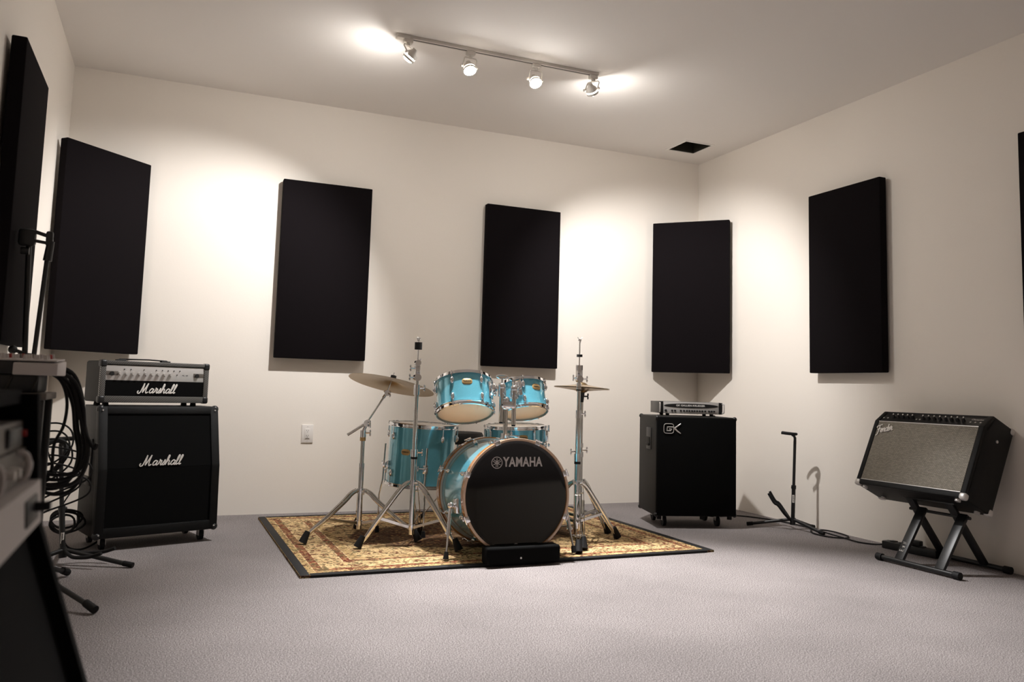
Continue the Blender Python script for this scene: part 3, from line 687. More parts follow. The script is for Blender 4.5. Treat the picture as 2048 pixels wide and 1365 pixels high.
mb = MB(); mb.cyl((0, 0, 1.058), (0, 0, 1.098), .0205); obj('felt_washer', mb, m_felt, t)
# straight stand right of the bass drum
BX, BY = -1.875, -1.472
t = thing('cymbal_stand', 'chrome cymbal stand without a cymbal in front of the hi-hat, right of the bass drum', 'cymbal stand', (BX, BY, RZ), group='chrome cymbal stands around the drum kit')
tripod(t, (BX, BY), [(-2.005, -1.754), (-1.57, -1.415), (-2.02, -1.20)], .335, .12, wide=.014)
mb = MB(); mb.cyl((0, 0, .08), (0, 0, .50), .0165); mb.cyl((0, 0, .48), (0, 0, .74), .0135); mb.cyl((0, 0, .74), (0, 0, .92), .010); obj('tube', mb, m_chrome2, t)
mb = MB(); mb.cyl((0, 0, .455), (0, 0, .50), .020); wing(mb, (-.016, 0, .51), (-1, -.1, 0)); obj('height_clamp', mb, m_chrome, t)
mb = MB(); mb.cyl((0, 0, .865), (0, 0, .90), .0155); obj('height_clamp', mb, m_chrome, t)
mb = MB(); mb.cyl((0, 0, .70), (0, 0, .745), .017); wing(mb, (.014, 0, .725), (1, -.1, 0)); obj('height_clamp', mb, m_chrome, t)
mb = MB(); mb.cyl((0, 0, .44), (0, 0, .454), .018); obj('rubber_ring', mb, m_rub, t)
mb = MB(); mb.cyl((0, 0, .858), (0, 0, .866), .0145); obj('rubber_ring', mb, m_rub, t)
mb = MB(); mb.cyl((0, -.016, .925), (0, .016, .925), .020); mb.cyl((-.022, 0, .925), (.022, 0, .925), .012); wing(mb, (.015, -.01, .925), (1, -.3, 0)); wing(mb, (-.015, 0, .93), (-1, -.3, 0))
mb.prism([(-.012, .94), (.012, .94), (.014, 1.005), (-.014, 1.005)], -.017, .017, .003); mb.cyl((.0, -.018, .975), (0, -.012, .975), .006); obj('tilter', mb, m_chrome, t)
mb = MB(); mb.cyl((0, 0, 1.0), (0, 0, 1.15), .0038); topnut(mb, (0, 0, 1.135), (0, 0, 1)); mb.tube([(-.014, 0, 1.165), (-.006, 0, 1.155), (0, 0, 1.15), (.008, 0, 1.156), (.015, 0, 1.163)], .0022, 6); obj('cymbal_rod', mb, m_chrome, t)
mb = MB(); mb.cyl((0, 0, 1.052), (0, 0, 1.066), .017); obj('felt_washer', mb, m_felt, t)
# hi-hat
BX, BY = -1.795, -1.355
t = thing('hi_hat_stand', 'chrome hi-hat stand with pedal behind the right cymbal stand', 'hi-hat stand', (BX, BY, RZ))
tripod(t, (BX, BY), [(-1.934, -1.680), (-1.544, -1.255), (-2.00, -1.13)], .33, .13)
mb = MB(); mb.cyl((0, 0, .05), (0, 0, .50), .014); mb.cyl((0, 0, .48), (0, 0, .80), .011); mb.cyl((0, 0, .8), (0, 0, .97), .003); obj('tube', mb, m_chrome2, t)
mb = MB(); mb.cyl((0, 0, .47), (0, 0, .50), .017); mb.cyl((0, 0, .525), (0, 0, .55), .015); wing(mb, (.012, 0, .51), (1, -.2, 0)); obj('height_clamp', mb, m_chrome, t)
mb = MB(); mb.cyl((0, 0, .79), (0, 0, .845), .012, .018); wing(mb, (.012, 0, .825), (1, -.2, 0)); obj('cymbal_seat', mb, m_blk, t)
mb = MB()
for s_ in (-1, 1): mb.box((s_*.024, .0, .12), (.008, .026, .2), .003)
mb.box((0, 0, .012), (.07, .05, .014), .004); obj('pedal_frame', mb, m_chrome2, t)
mb = MB(); mb.bar((0, .03, .075), (-.03, .27, .018), .07, .008, .003); obj('footboard', mb, m_silver, t)
HC = Vector((-1.795, -1.355, .885))
cymbal('hi_hat_cymbal', 'upper bronze hi-hat cymbal of the pair right of the toms', HC+Vector((0, 0, .004)), (.04, .01, 1), .165, .016, .016, 'cymbals of the kit')
o = cymbal('hi_hat_cymbal', 'lower bronze hi-hat cymbal turned bell down under its twin', HC-Vector((0, 0, .002)), (.04, .01, 1), .165, .014, .014, 'cymbals of the kit')
o.matrix_world = o.matrix_world @ Matrix.Rotation(PI, 4, 'X')
# ---- throne
t = thing('drum_throne', 'round black drum stool behind the bass drum', 'stool', (-2.27, -.52, RZ))
mb = MB(); mb.lathe([(0, .49), (.15, .49), (.165, .50), (.168, .545), (.158, .562), (.0, .567)], 40); obj('seat', mb, m_vinyl_grey, t)
mb = MB(); mb.cyl((0, 0, .1), (0, 0, .49), .0125); obj('post', mb, m_chrome2, t)
for k in range(3):
    a = k*2*PI/3+.9; c_, s_ = math.cos(a), math.sin(a)
    mb = MB(); mb.bar((.015*c_, .015*s_, .27), (.22*c_, .22*s_, .02), .018, .006); lg = obj('leg', mb, m_chrome2, t); foot_obj(lg, (.235*c_, .235*s_, .006), (-c_, -s_, 1.1), .014, .045)

# ================================================================== amplifiers
def caster(t, x, y, z0):
    mb = MB(); mb.box((x, y, z0-.003), (.05, .05, .006), .001)
    for s_ in (-1, 1): mb.box((x+s_*.014, y+.004, z0-.022), (.003, .034, .036), .001)
    c_ = obj('caster', mb, m_silver, t)
    mb = MB(); r = (z0-.008)/2; mb.cyl((x-.010, y+.006, r), (x+.010, y+.006, r), r, seg=20); obj('wheel', mb, m_rub, c_)
def corners(t, xs, ys, zs, r=.02, m_=None, name='corner_cap'):
    for x in xs:
        for y in ys:
            for z in zs:
                mb = MB(); mb.sph((x, y, z), r, seg=10); obj(name, mb, m_ or m_blk, t)
# ---- Marshall style cabinet
yaw = math.radians(18.7); cz = .065
t = thing('speaker_cabinet', 'tall black guitar speaker cabinet with slanted upper front and white script logo', 'speaker cabinet', (-4.057, -.975, 0), (0, 0, yaw), group='speaker cabinets on wheels')
cw, ch, cdp = .619, .657, .35
kink = cz+ch*.52; top = cz+ch; rec = .085
prof = [(0, cz), (.012, kink), (rec, top), (cdp, top), (cdp, cz)]
inner = [(.03, cz+.02), (.04, kink), (rec+.03, top-.02), (cdp, top-.02), (cdp, cz+.02)]
mb = MB(); mb.prism([(y+.028 if i < 3 else y, z) for i, (y, z) in enumerate(prof)], -cw/2+.002, cw/2-.002, .004); obj('cabinet_body', mb, m_vinyl, t)
mb = MB()                                                                 # raised front frame
for s_ in (-1, 1):
    x0_, x1_ = (s_*(cw/2), s_*(cw/2-.045)); mb.prism([(0, cz), (.012, kink), (rec, top), (rec+.05, top), (.06, kink), (.05, cz)], min(x0_, x1_), max(x0_, x1_), .006)
mb.prism([(0, cz), (.002, cz+.05), (.045, cz+.05), (.045, cz)], -cw/2+.04, cw/2-.04, .005)
mb.prism([(rec-.0085, top-.04), (rec, top), (rec+.05, top), (rec+.045, top-.04)], -cw/2+.04, cw/2-.04, .005)
obj('front_frame', mb, m_vinyl, t)
mb = MB(); mb.prism([(.013, cz+.05), (.021, kink), (.035, kink), (.035, cz+.05)], -cw/2+.046, cw/2-.046); obj('lower_grille', mb, m_cloth, t)
kk = (rec-.012)/(top-kink)
mb = MB(); mb.prism([(.021, kink+.001), (.021+kk*(top-.04-kink), top-.04), (.04+kk*(top-.04-kink), top-.04), (.04, kink+.001)], -cw/2+.046, cw/2-.046); ug = obj('upper_grille', mb, m_cloth, t)
mb = MB(); strokes(mb, [MM, A_, R_, S_, H_, A_, L_, L_], .046, .30, (-.098, .018, kink+.012), .0031, .002, 1.13)
lg = obj('script_logo', mb, m_white, t)
for s_ in (-1, 1):
    mb = MB(); mb.box((s_*(cw/2+.001), .19, cz+ch*.56), (.008, .10, .24), .003); pl = obj('side_handle', mb, m_blk, t)
    mb = MB(); mb.box((s_*(cw/2+.0055), .19, cz+ch*.53), (.004, .075, .10)); mb.bar((s_*(cw/2+.009), .155, cz+ch*.585), (s_*(cw/2+.009), .225, cz+ch*.585), .010, .03, .003); obj('handle_grip', mb, m_silver, pl)
corners(t, (-cw/2+.014, cw/2-.014), (.016,), (cz+.014,), .021); corners(t, (-cw/2+.014, cw/2-.014), (rec+.016,), (top-.014,), .021)
for s_ in (-1, 1):
    for z, y in ((cz+.02, .0), (top-.02, rec-.004)):
        mb = MB(); mb.cyl((s_*(cw/2-.02), y-.006, z), (s_*(cw/2-.02), y+.004, z), .004, seg=8); obj('screw', mb, m_silver, t)
for x in (-1, 1):
    for y in (.075, cdp-.05): caster(t, x*(cw/2-.06), y, cz)
# ---- head
hyaw = math.radians(24)
t = thing('guitar_amplifier', 'black guitar amplifier head with silver knob strip on the slanted speaker cabinet', 'amplifier', (-4.115, -.868, top), (0, 0, hyaw), group='amplifier heads on their cabinets')
hw, hh, hd, hz = .583, .218, .215, .018
mb = MB(); mb.box((0, hd/2+.006, hz+hh/2), (hw-.004, hd-.012, hh-.004), .012, seg=3); obj('case', mb, m_vinyl_grey, t)
mb = MB()
mb.box((0, .009, hz+hh-.010), (hw-.03, .018, .020), .004); mb.box((0, .009, hz+.017), (hw-.03, .018, .034), .004)
for s_ in (-1, 1): mb.box((s_*(hw/2-.014), .009, hz+hh/2), (.028, .018, hh-.03), .004)
obj('weave_trim', mb, m_carbon, t)
for s_ in (-1, 1):
    for z in (hz+.016, hz+hh-.016):
        mb = MB(); mb.box((s_*(hw/2-.014), .016, z), (.034, .040, .038), .010, seg=3); obj('corner_cap', mb, m_blk, t)
mb = MB(); mb.box((0, .012, hz+.155), (hw-.056, .012, .078), .001); fp = obj('control_panel', mb, m_silver, t)
mb = MB(); mb.box((0, .012, hz+.074), (hw-.056, .010, .084)); obj('front_grille', mb, m_cloth, t)
for s_ in (-1, 1):
    mb = MB(); mb.box((s_*(hw/2-.058), .0055, hz+.152), (.06, .002, .022), .0005); obj('jack_strip', mb, m_grey2, fp)
xs = [-.195+.0335*k for k in range(9)]
for x in xs:
    mb = MB(); mb.cyl((x, .006, hz+.152), (x, -.012, hz+.152), .0095, .0085, 16); obj('knob', mb, m_silver, fp)
for x in (-.235, .222):
    mb = MB(); mb.cyl((x, .006, hz+.15), (x, -.004, hz+.15), .011, seg=16); obj('input_jack', mb, m_blk, fp)
for x, z in [(q, .174) for q in (-.172, -.138, -.07, -.005, .028, .06, .092, .125)]+[(.11, .152)]:
    mb = MB(); mb.cyl((x, .006, hz+z), (x, .003, hz+z), .0028, seg=8); obj('push_button', mb, m_blk, fp)
me = text_mesh('MG  100', .009, .0003); me.transform(Matrix.Translation((.155, .0057, hz+.150))); obj('panel_lettering', me, m_blk, fp)
mb = MB(); strokes(mb, [MM, A_, R_, S_, H_, A_, L_, L_], .0445, .30, (-.086, .004, hz+.052), .0031, .002, 1.13); obj('script_logo', mb, m_white, t)
mb = MB(); mb.tube([(-.165, .12, hz+hh+.003), (-.155, .12, hz+hh+.010), (.0, .12, hz+hh+.013), (.095, .12, hz+hh+.010), (.105, .12, hz+hh+.003)], .004, 8, flat=((0, 1, 0), .014))
for x in (-.15, .09): mb.box((x, .12, hz+hh+.004), (.05, .03, .010), .003)
obj('strap_handle', mb, m_blk, t)
for x in (-hw/2+.06, hw/2-.05):
    for y in (.07, hd-.03):
        mb = MB(); mb.cyl((x, y, .0), (x, y, hz+.004), .017, .014, 14); obj('foot', mb, m_rub, t)

# ---- bass cabinet
yaw = math.radians(-15.9); bz = .077; bw_, bd_, bh_ = .545, .40, .642
t = thing('speaker_cabinet', 'square black bass speaker cabinet with a silver letter logo near the right corner', 'speaker cabinet', (-.847, -1.178, 0), (0, 0, yaw), group='speaker cabinets on wheels')
mb = MB(); mb.box((0, bd_/2+.005, bz+bh_/2), (bw_, bd_-.01, bh_), .008); obj('cabinet_body', mb, m_vinyl_grey, t)
mb = MB(); mb.box((0, .002, bz+bh_/2), (bw_-.012, .016, bh_-.012), .005); gr = obj('front_grille', mb, m_cloth, t)
mb = MB(); mb.box((0, .010, bz+bh_/2), (bw_-.002, .010, bh_-.002), .003); obj('grille_edge', mb, m_vinyl, t)
# logo G and arrow K
mb = MB(); gx, gz = -.192, bz+bh_-.078; w2, h2 = .033, .031
pts = [(gx+w2*math.copysign(abs(math.cos(a))**.45, math.cos(a)), -.008, gz+h2*math.copysign(abs(math.sin(a))**.45, math.sin(a))) for a in [2*PI*k/28 for k in range(28)]]
mb.tube(pts, .0022, 6, closed=True)
mb.tube([(gx+w2*.9, -.008, gz+.010), (gx-.010, -.008, gz+.010), (gx-.012, -.008, gz-.014), (gx+.012, -.008, gz-.014), (gx+.020, -.008, gz-.004), (gx+.002, -.008, gz-.003)], .0035, 6, flat=((0, 1, 0), .002))
for s_ in (-1, 1): mb.tube([(gx+.038, -.008, gz+.002), (gx+.058, -.008, gz+s_*.016), (gx+.080, -.008, gz+s_*.031)], .0055, 6, flat=((0, 1, 0), .002), rend=.003)
obj('letter_logo', mb, m_silver, gr)
for s_ in (-1, 1):
    mb = MB(); mb.box((s_*(bw_/2+.002), .16, bz+.49), (.008, .105, .145), .004); pl = obj('side_handle', mb, m_blk, t)
    mb = MB(); mb.box((s_*(bw_/2+.008), .16, bz+.475), (.006, .07, .05), .002); mb.bar((s_*(bw_/2+.012), .125, bz+.452), (s_*(bw_/2+.012), .195, bz+.452), .012, .02, .004); obj('handle_grip', mb, m_vinyl_grey, pl)
corners(t, (-bw_/2+.010, bw_/2-.010), (.014, bd_-.012), (bz+.010, bz+bh_-.010), .016, m_blk)
for x in (-1, 1):
    for y in (.11, bd_-.06): caster(t, x*(bw_/2-.09), y, bz)
for x in (-.24, .05, .235):
    mb = MB(); mb.cyl((x, .03, bz-.02), (x, .03, bz+.004), .016, seg=12); obj('rubber_foot', mb, m_rub, t)
# ---- bass head
t = thing('bass_amplifier', 'slim silver and black bass amplifier head on the square bass cabinet', 'amplifier', (-.765, -.995, bz+bh_), (0, 0, math.radians(-19.5)), group='amplifier heads on their cabinets')
gw, gh, gd, g0_ = .432, .080, .28, .015
mb = MB(); mb.box((0, gd/2+.004, g0_+gh/2), (gw-.006, gd, gh), .002); obj('case', mb, m_blkmetal, t)
mb = MB(); mb.box((0, .0, g0_+gh/2), (gw-.05, .010, gh), .002); fp = obj('front_panel', mb, m_silver, t)
mb = MB()
pts = [(x, .19*0+g0_+.054+.0155*math.sqrt(max(0, 1-(x/.19)**2))*1.0) for x in [-.19+.38*k/24 for k in range(25)]]
poly = [(x, z) for x, z in pts]+[(x, 2*(g0_+.054)-z) for x, z in pts[::-1][1:-1]]
vsA = [mb.bm.verts.new((x, -.0065, z)) for x, z in poly]; vsB = [mb.bm.verts.new((x, -.004, z)) for x, z in poly]
mb.bm.faces.new(vsA); mb.bm.faces.new(vsB[::-1])
for k in range(len(poly)): mb.bm.faces.new((vsA[k], vsA[(k+1) % len(poly)], vsB[(k+1) % len(poly)], vsB[k]))
obj('name_oval', mb, m_blk, fp)
me = text_mesh('GK GALLIEN-KRUEGER', .0165, .0004, .0003, sx=1.18); me.transform(Matrix.Translation((-.005, -.007, g0_+.055))); obj('panel_lettering', me, m_white, fp)
xs = [-.175, -.132, -.112, -.072, -.050, -.030, -.013, .005, .022, .040, .058, .076, .096, .122, .140, .158]
for k, x in enumerate(xs):
    mb = MB(); mb.cyl((x, -.004, g0_+.020), (x, -.016, g0_+.020), .0095 if k == 0 else .0068, .0055, 12); obj('knob', mb, m_blk, fp)
for s_ in (-1, 1):
    mb = MB(); mb.box((s_*(gw/2-.011), .0, g0_+gh/2), (.024, .008, gh-.002), .001); ea = obj('rack_ear', mb, m_blkmetal, t)
    x = s_*(gw/2+.004)
    mb = MB(); mb.tube([(x-s_*.004, 0, g0_+.010), (x-s_*.002, -.022, g0_+.010), (x, -.028, g0_+.018), (x, -.028, g0_+gh-.018), (x-s_*.002, -.022, g0_+gh-.010), (x-s_*.004, 0, g0_+gh-.010)], .0045, 8, smooth=2); obj('rack_handle', mb, m_silver, ea)
for x in (-.155, .15):
    for y in (.03, .2):
        mb = MB(); mb.cyl((x, y, 0), (x, y, g0_+.002), .013, seg=12); obj('foot', mb, m_rub, t)

# ---- combo amplifier leaning back on a folding stand
fy, ftl = math.radians(-87.3), math.radians(-25.4)
FM = Matrix.Translation((-.428, -2.442, .396)) @ Matrix.Rotation(fy, 4, 'Z') @ Matrix.Rotation(ftl, 4, 'X')
t = thing('combo_amplifier', 'black combo guitar amplifier with silver grille tipped back on a stand', 'amplifier', mtx=FM)
fw_, fd, fh_ = .661, .228, .472
mb = MB(); mb.prism([(.012, .0), (.012, .388), (.062, fh_-.004), (.066, fh_), (fd, fh_), (fd, 0)], -fw_/2, fw_/2, .006); obj('cabinet_body', mb, m_vinyl, t)
mb = MB()
for s_ in (-1, 1):
    a, b2 = sorted((s_*fw_/2, s_*(fw_/2-.028))); mb.prism([(0, 0), (0, .39), (.05, fh_), (.08, fh_), (.03, .38), (.03, 0)], a, b2, .006)
mb.prism([(0, 0), (0, .03), (.03, .03), (.03, 0)], -fw_/2+.02, fw_/2-.02, .006)
mb.prism([(.044, .452), (.052, fh_), (.08, fh_), (.07, .452)], -fw_/2+.02, fw_/2-.02, .004)
obj('front_frame', mb, m_vinyl, t)
mb = MB(); mb.box((0, .008, .208), (fw_-.058, .010, .355), .001); gr = obj('grille_cloth', mb, m_silvercloth, t)
mb = MB(); mb.box((0, .003, .387), (fw_-.058, .004, .004)); mb.box((0, .003, .030), (fw_-.058, .004, .003)); obj('grille_piping', mb, m_silver, gr)
pn = Vector((0, .388-fh_, .050)).normalized()          # outward normal of the sloped panel, roughly
mb = MB(); mb.bar((0, .010, .392), (0, .050, .456), fw_-.06, .006); cp = obj('control_panel', mb, m_blkmetal, t)
kx = [-.235+.031*k for k in range(5)]+[-.045+.034*k for k in range(8)]
outn = Vector((0, -.85, .53))
for x in kx:
    mb = MB(); c0 = Vector((x, .031, .424)); mb.cyl(c0, c0+outn*.020, .0105, .008, 12); kb = obj('knob', mb, m_blk, cp)
    mb = MB(); mb.box(c0+outn*.0205+Vector((0, .004, .006)), (.005, .006, .008), .001); obj('knob_pointer', mb, m_white, kb)
for x in (-.295, -.268, -.083, -.062, .235, .262, .29):
    mb = MB(); mb.cyl(Vector((x, .027, .416)), Vector((x, .027, .416))+outn*.006, .005, seg=10); obj('jack', mb, m_silver, cp)
me = text_mesh('Champion', .016, .0003, .0002, shear=.3); me.transform(Matrix.Translation((.262, .033, .438)) @ Matrix.Rotation(-.55, 4, 'X')); obj('panel_lettering', me, m_silver, cp)
mb = MB(); mb.M = Matrix.Translation((-.272, .0, .318)) @ Matrix.Rotation(math.radians(-14), 4, 'Y'); strokes(mb, [FF, E_, N_, D_, E_, R_], .040, .18, (-.02, .0, .0), .0036, .002, .88)
obj('script_logo', mb, m_white, gr)
for x in (-fw_/2+.013, fw_/2-.013):
    for y, z in ((.014, .012), (fd-.012, .012), (fd-.012, fh_-.012)):
        mb = MB(); mb.box((x, y, z), (.038, .036, .036), .012, seg=3); obj('corner_cap', mb, m_silver, t)
for x in (-fw_/2+.05, fw_/2-.05):
    for y in (.03, fd-.04):
        mb = MB(); mb.cyl((x, y, -.012), (x, y, .002), .014, seg=14); obj('foot', mb, m_silver, t)
mb = MB(); mb.cyl((fw_/2, .12, .36), (fw_/2+.004, .12, .36), .008, seg=10); obj('strap_screw', mb, m_silver, t)
# stand
t = thing('amplifier_stand', 'black folding steel stand under the tipped combo amplifier', 'amplifier stand', (-.24, -2.5, 0))
yl, yr = .10, -.145
for x, y0_, y1_, s_ in ((-.20, .225, -.25, -1), (.19, .25, -.23, 1)):
    mb = MB(); mb.cyl((x, y0_, .020), (x, y1_, .020), .0135, seg=14); br_ = obj('foot_bar', mb, m_blkmetal, t)
    for yy in (y0_, y1_):
        d_ = .03 if yy > 0 else -.03
        mb = MB(); mb.cyl((x, yy-d_*.7, .020), (x, yy+d_*.5, .020), .019, seg=16); obj('rubber_cap', mb, m_rub, br_)
for k, yy in enumerate((yl, yr)):
    mb = MB(); mb.bar((-.198, yy, .02), (-.014, yy, .292), .052, .018, .002); lg = obj('leg', mb, m_blkmetal, t)
    if k == 0:
        u = (Vector((-.014, yy, .292))-Vector((-.198, yy, .02))).normalized()
        mb = MB()
        # handwritten letters running up the leg
        nrm = Vector((u.z, 0, -u.x))*-1
        L0 = Vector((-.198, yy+.004, .02))+u*.055+nrm*.0105; side = Vector((0, 1, 0))
        for j, st in enumerate([[[(.6, 0), (0, 0), (0, 1), (.6, 1)], [(0, .5), (.5, .5)]], [[(0, .1), (.5, .7)], [(0, .7), (.5, .1)]], [[(0, 0), (0, .9), (.5, .1), (.5, 1)]]]):
            for s1 in st: mb.tube([L0+u*(j*.022+.016*a)+side*(.024*b2-.014) for a, b2 in s1], .0014, 5)
        obj('chalk_marks', mb, m_white, lg, 'white handwritten letters')
    mb = MB(); mb.bar((.188, yy+.045, .02), (-.062, yy+.045, .345), .045, .018, .002); obj('rear_leg', mb, m_blkmetal, t)
mb = MB(); mb.cyl((-.018, yl+.08, .278), (-.018, yr-.04, .278), .008); obj('pivot_bar', mb, m_blkmetal, t)
mb = MB(); mb.box((-.066, (yl+yr)/2+.04, .346), (.03, .32, .010), .003); obj('cross_bar', mb, m_blkmetal, t)

# power strip by the right wall
t = thing('power_strip', 'black power strip on the floor under the tipped combo amplifier', 'power strip', (-.085, -2.17, 0), (0, 0, math.radians(-84)))
mb = MB(); mb.box((0, 0, .022), (.34, .06, .044), .006); obj('strip_body', mb, m_blk, t)
for x in (-.11, -.05, .01, .07):
    mb = MB(); mb.box((x, 0, .047), (.032, .032, .006), .002); obj('socket', mb, m_blkmetal, t)
mb = MB(); mb.box((.04, .0, .062), (.05, .035, .03), .006); obj('plug_adapter', mb, m_blk, t)
def cable(label, pts, r=.004, sm=6, name='power_cable', cat='cable', group=None, m_=None):
    mb = MB(); mb.tube(pts, r, 8, smooth=sm); o = obj(name, mb, m_ or m_rub); return tag(o, label, cat, group)
cable('black cable along the right wall with one loop by the guitar stand', [(-.55, -.85, .03), (-.42, -.80, .006), (-.27, -.79, .006), (-.18, -.84, .006), (-.10, -1.0, .006), (-.07, -1.15, .006), (-.08, -1.33, .008), (-.12, -1.42, .012), (-.20, -1.52, .006), (-.20, -1.66, .006), (-.12, -1.72, .006), (-.05, -1.66, .006), (-.05, -1.54, .012), (-.11, -1.50, .018), (-.15, -1.58, .016), (-.14, -1.72, .008), (-.15, -1.85, .006), (-.11, -1.93, .006), (-.09, -2.00, .018)], .0045)

# ---- guitar stands
def guitar_stand(label, loc, yaw, legs, lean, arms_z, tag_up, ht=.61, arm=.14):
    t = thing('guitar_stand', label, 'guitar stand', loc, (0, 0, yaw), group='black tubular guitar stands')
    def pole(z): return (lean[0]*z, lean[1]*z, z)
    mb = MB(); mb.cyl(pole(.03), pole(ht*.45), .0125); mb.cyl(pole(ht*.44), pole(ht-.03), .0095); mb.tube([pole(ht-.04), pole(ht-.015), (pole(ht)[0], pole(ht)[1]-.006, ht), (pole(ht)[0], pole(ht)[1]-.02, ht+.008)], .009, 8); obj('pole', mb, m_blkmetal, t)
    mb = MB(); mb.cyl(pole(ht*.43), pole(ht*.47), .0155); p = pole(ht*.45); mb.cyl(p, (p[0]+.02, p[1]-.01, p[2]), .007); obj('pole_clamp', mb, m_blk, t)
    mb = MB(); mb.cyl(pole(.03), pole(.075), .018); obj('leg_hub', mb, m_blk, t)
    for lx, ly in legs:
        mb = MB(); mb.tube([(0, 0, .065), (lx*.12, ly*.12, .06), (lx, ly, .012)], .0105, 10); lg = obj('leg', mb, m_blkmetal, t)
        mb = MB(); mb.cyl((lx*.88, ly*.88, .0185), (lx*1.02, ly*1.02, .0125), .0125); obj('rubber_cap', mb, m_rub, lg)
    for s_ in (-1, 1):
        mb = MB(); mb.tube([(s_*.008, -.012, .06), (s_*.05, -arm*.35, .085*arms_z/.2+.02), (s_*.06, -arm*.62, arms_z*.78), (s_*.06, -arm*.8, arms_z*.86), (s_*.06, -arm*1.05, arms_z*1.15)], .0085, 10, smooth=4); obj('cradle_arm', mb, m_rub, t)
    q = pole(ht)
    mb = MB(); zz = ht+.015
    mb.tube([(q[0]-.034, q[1]-.085, zz+.004), (q[0]-.036, q[1]-.04, zz), (q[0]-.02, q[1]+.0, zz-.002), (q[0], q[1]+.008, zz-.002), (q[0]+.02, q[1]+.0, zz-.002), (q[0]+.036, q[1]-.04, zz), (q[0]+.034, q[1]-.085, zz+.004)], .009, 10, smooth=4); obj('neck_yoke', mb, m_rub, t)
    if tag_up:
        mb = MB(); R_ = tag_up[0]; zc = tag_up[1]; pz = pole(zc); mb.M = Matrix.Translation(pz)
        mb.lathe([(.0131, -.025), (.0133, -.025), (.0133, .025), (.0131, .025)], 8, closed=True, a0=R_-.55, a1=R_+.55); st = obj('sticker', mb, m_white, t, 'white brand sticker')
        me = text_mesh('On-Stage', .0105, .0002, .0002)
        for v in me.vertices:
            th = -v.co.z/.0136; rr = .0137-v.co.y; v.co = Vector((pz[0]+rr*math.cos(R_-th), pz[1]+rr*math.sin(R_-th), pz[2]+v.co.x))
        obj('sticker_lettering', me, m_blk, st)
    return t
gy = math.radians(-134)
def world_ang(deg, yw): return math.radians(deg)-yw
guitar_stand('small black guitar stand standing bare by the right wall', (-.209, -1.349, 0), gy, [(0, -.285), (.148, .19), (-.10, .13)], (-.01, .03), .2, (world_ang(228, gy), .20))
gy2 = math.radians(65)
guitar_stand('black guitar stand beside the guitar stack, draped with cables, behind the rack', (-4.455, -1.30, 0), gy2, [(-.02, -.335), (.22, .14), (-.18, .13)], (.03, .12), .06, (world_ang(275, gy2), .12), ht=.56, arm=.2)

# ================================================================== left foreground
# microphone stand with its boom folded down
t = thing('microphone_stand', 'black microphone stand with folded boom rising behind the mixer', 'microphone stand', (-4.55, -1.90, 0))
P1, P2, P3 = (0, 0, .03), (-.042, 0, .93), (-.062, 0, 1.40)
mb = MB(); mb.cyl(P1, P2, .0135); mb.cyl((-.041, 0, .9), P3, .0105); obj('pole', mb, m_blkmetal, t)
mb = MB(); mb.cyl((-.040, 0, .885), (-.044, 0, .955), .024); mb.cyl((-.044, -.01, .955), (-.075, -.012, .965), .007); mb.sph((-.084, -.012, .968), .017); obj('height_clutch', mb, m_blk, t)
mb = MB(); mb.box((-.066, -.02, 1.42), (.062, .042, .068), .012); mb.bar((-.04, -.03, 1.445), (.018, -.03, 1.428), .016, .014, .003); mb.bar((-.04, -.03, 1.408), (.012, -.03, 1.402), .014, .012, .003); mb.cyl((-.085, -.02, 1.365), (-.055, -.02, 1.365), .015); mb.box((.014, -.03, 1.420), (.026, .026, .062), .008); obj('boom_clutch', mb, m_blk, t)
mb = MB(); mb.cyl((.019, -.03, 1.41), (.012, -.03, 1.33), .014, .0165); mb.cyl((.012, -.03, 1.36), (-.008, -.03, .92), .009); mb.cyl((.010, -.03, 1.44), (.018, -.03, 1.40), .012); obj('boom_arm', mb, m_blkmetal, t)
mb = MB(); mb.cyl((0, 0, .035), (0, 0, .14), .022); obj('leg_hub', mb, m_blk, t)
for x, y in ((.299, -.336), (.14, .34), (-.11, -.10)):
    mb = MB(); mb.cyl((x*.06, y*.06, .13), (x*.95, y*.95, .024), .010); lg = obj('leg', mb, m_blkmetal, t)
    mb = MB(); mb.cyl((x*.88, y*.88, .034), (x, y, .0165), .0145, .0155); obj('rubber_foot', mb, m_rub, lg)

# side table for the mixer
t = thing('mixer_table', 'dark narrow table against the left wall carrying the audio mixer', 'table', (-4.55, -2.86, 0))
mb = MB(); mb.box((0, 0, .808), (.35, .22, .020), .003); obj('tabletop', mb, m_grey2, t)
for x in (-.15, .155):
    for y in (-.085, .085):
        mb = MB(); mb.box((x, y, .399), (.026, .026, .798), .004); obj('leg', mb, m_blkmetal, t)
mb = MB(); mb.box((0, 0, .70), (.31, .012, .18), .002); obj('modesty_board', mb, m_blkmetal, t)
# mixer: dark box with grey end cheek and a tilted grey top full of knobs
t = thing('audio_mixer', 'grey audio mixer with rows of knobs on the table by the left wall', 'mixer', (-4.53, -2.86, .818))
mb = MB(); mb.box((-.005, 0, .026), (.27, .18, .052), .006); obj('lower_case', mb, m_blk, t)
mb = MB()
for x in (.0, .05, .115): mb.bar((x, -.093, .004), (x+.012, -.093, .048), .010, .006, .002)
obj('case_rib', mb, m_vinyl_grey, t)
mb = MB(); mb.prism([(-.10, .052), (-.10, .090), (.10, .098), (.10, .052)], -.165, .062, .004); obj('console_body', mb, m_blk, t)
mb = MB(); mb.prism([(-.102, .050), (-.102, .086), (.102, .096), (.102, .050)], .063, .177, .004); obj('end_cheek', mb, m_grey, t)
mb = MB(); mb.bar((0, -.098, .0925), (0, .098, .1005), .345, .004, .001); sf = obj('control_surface', mb, m_grey, t)
random.seed(3)
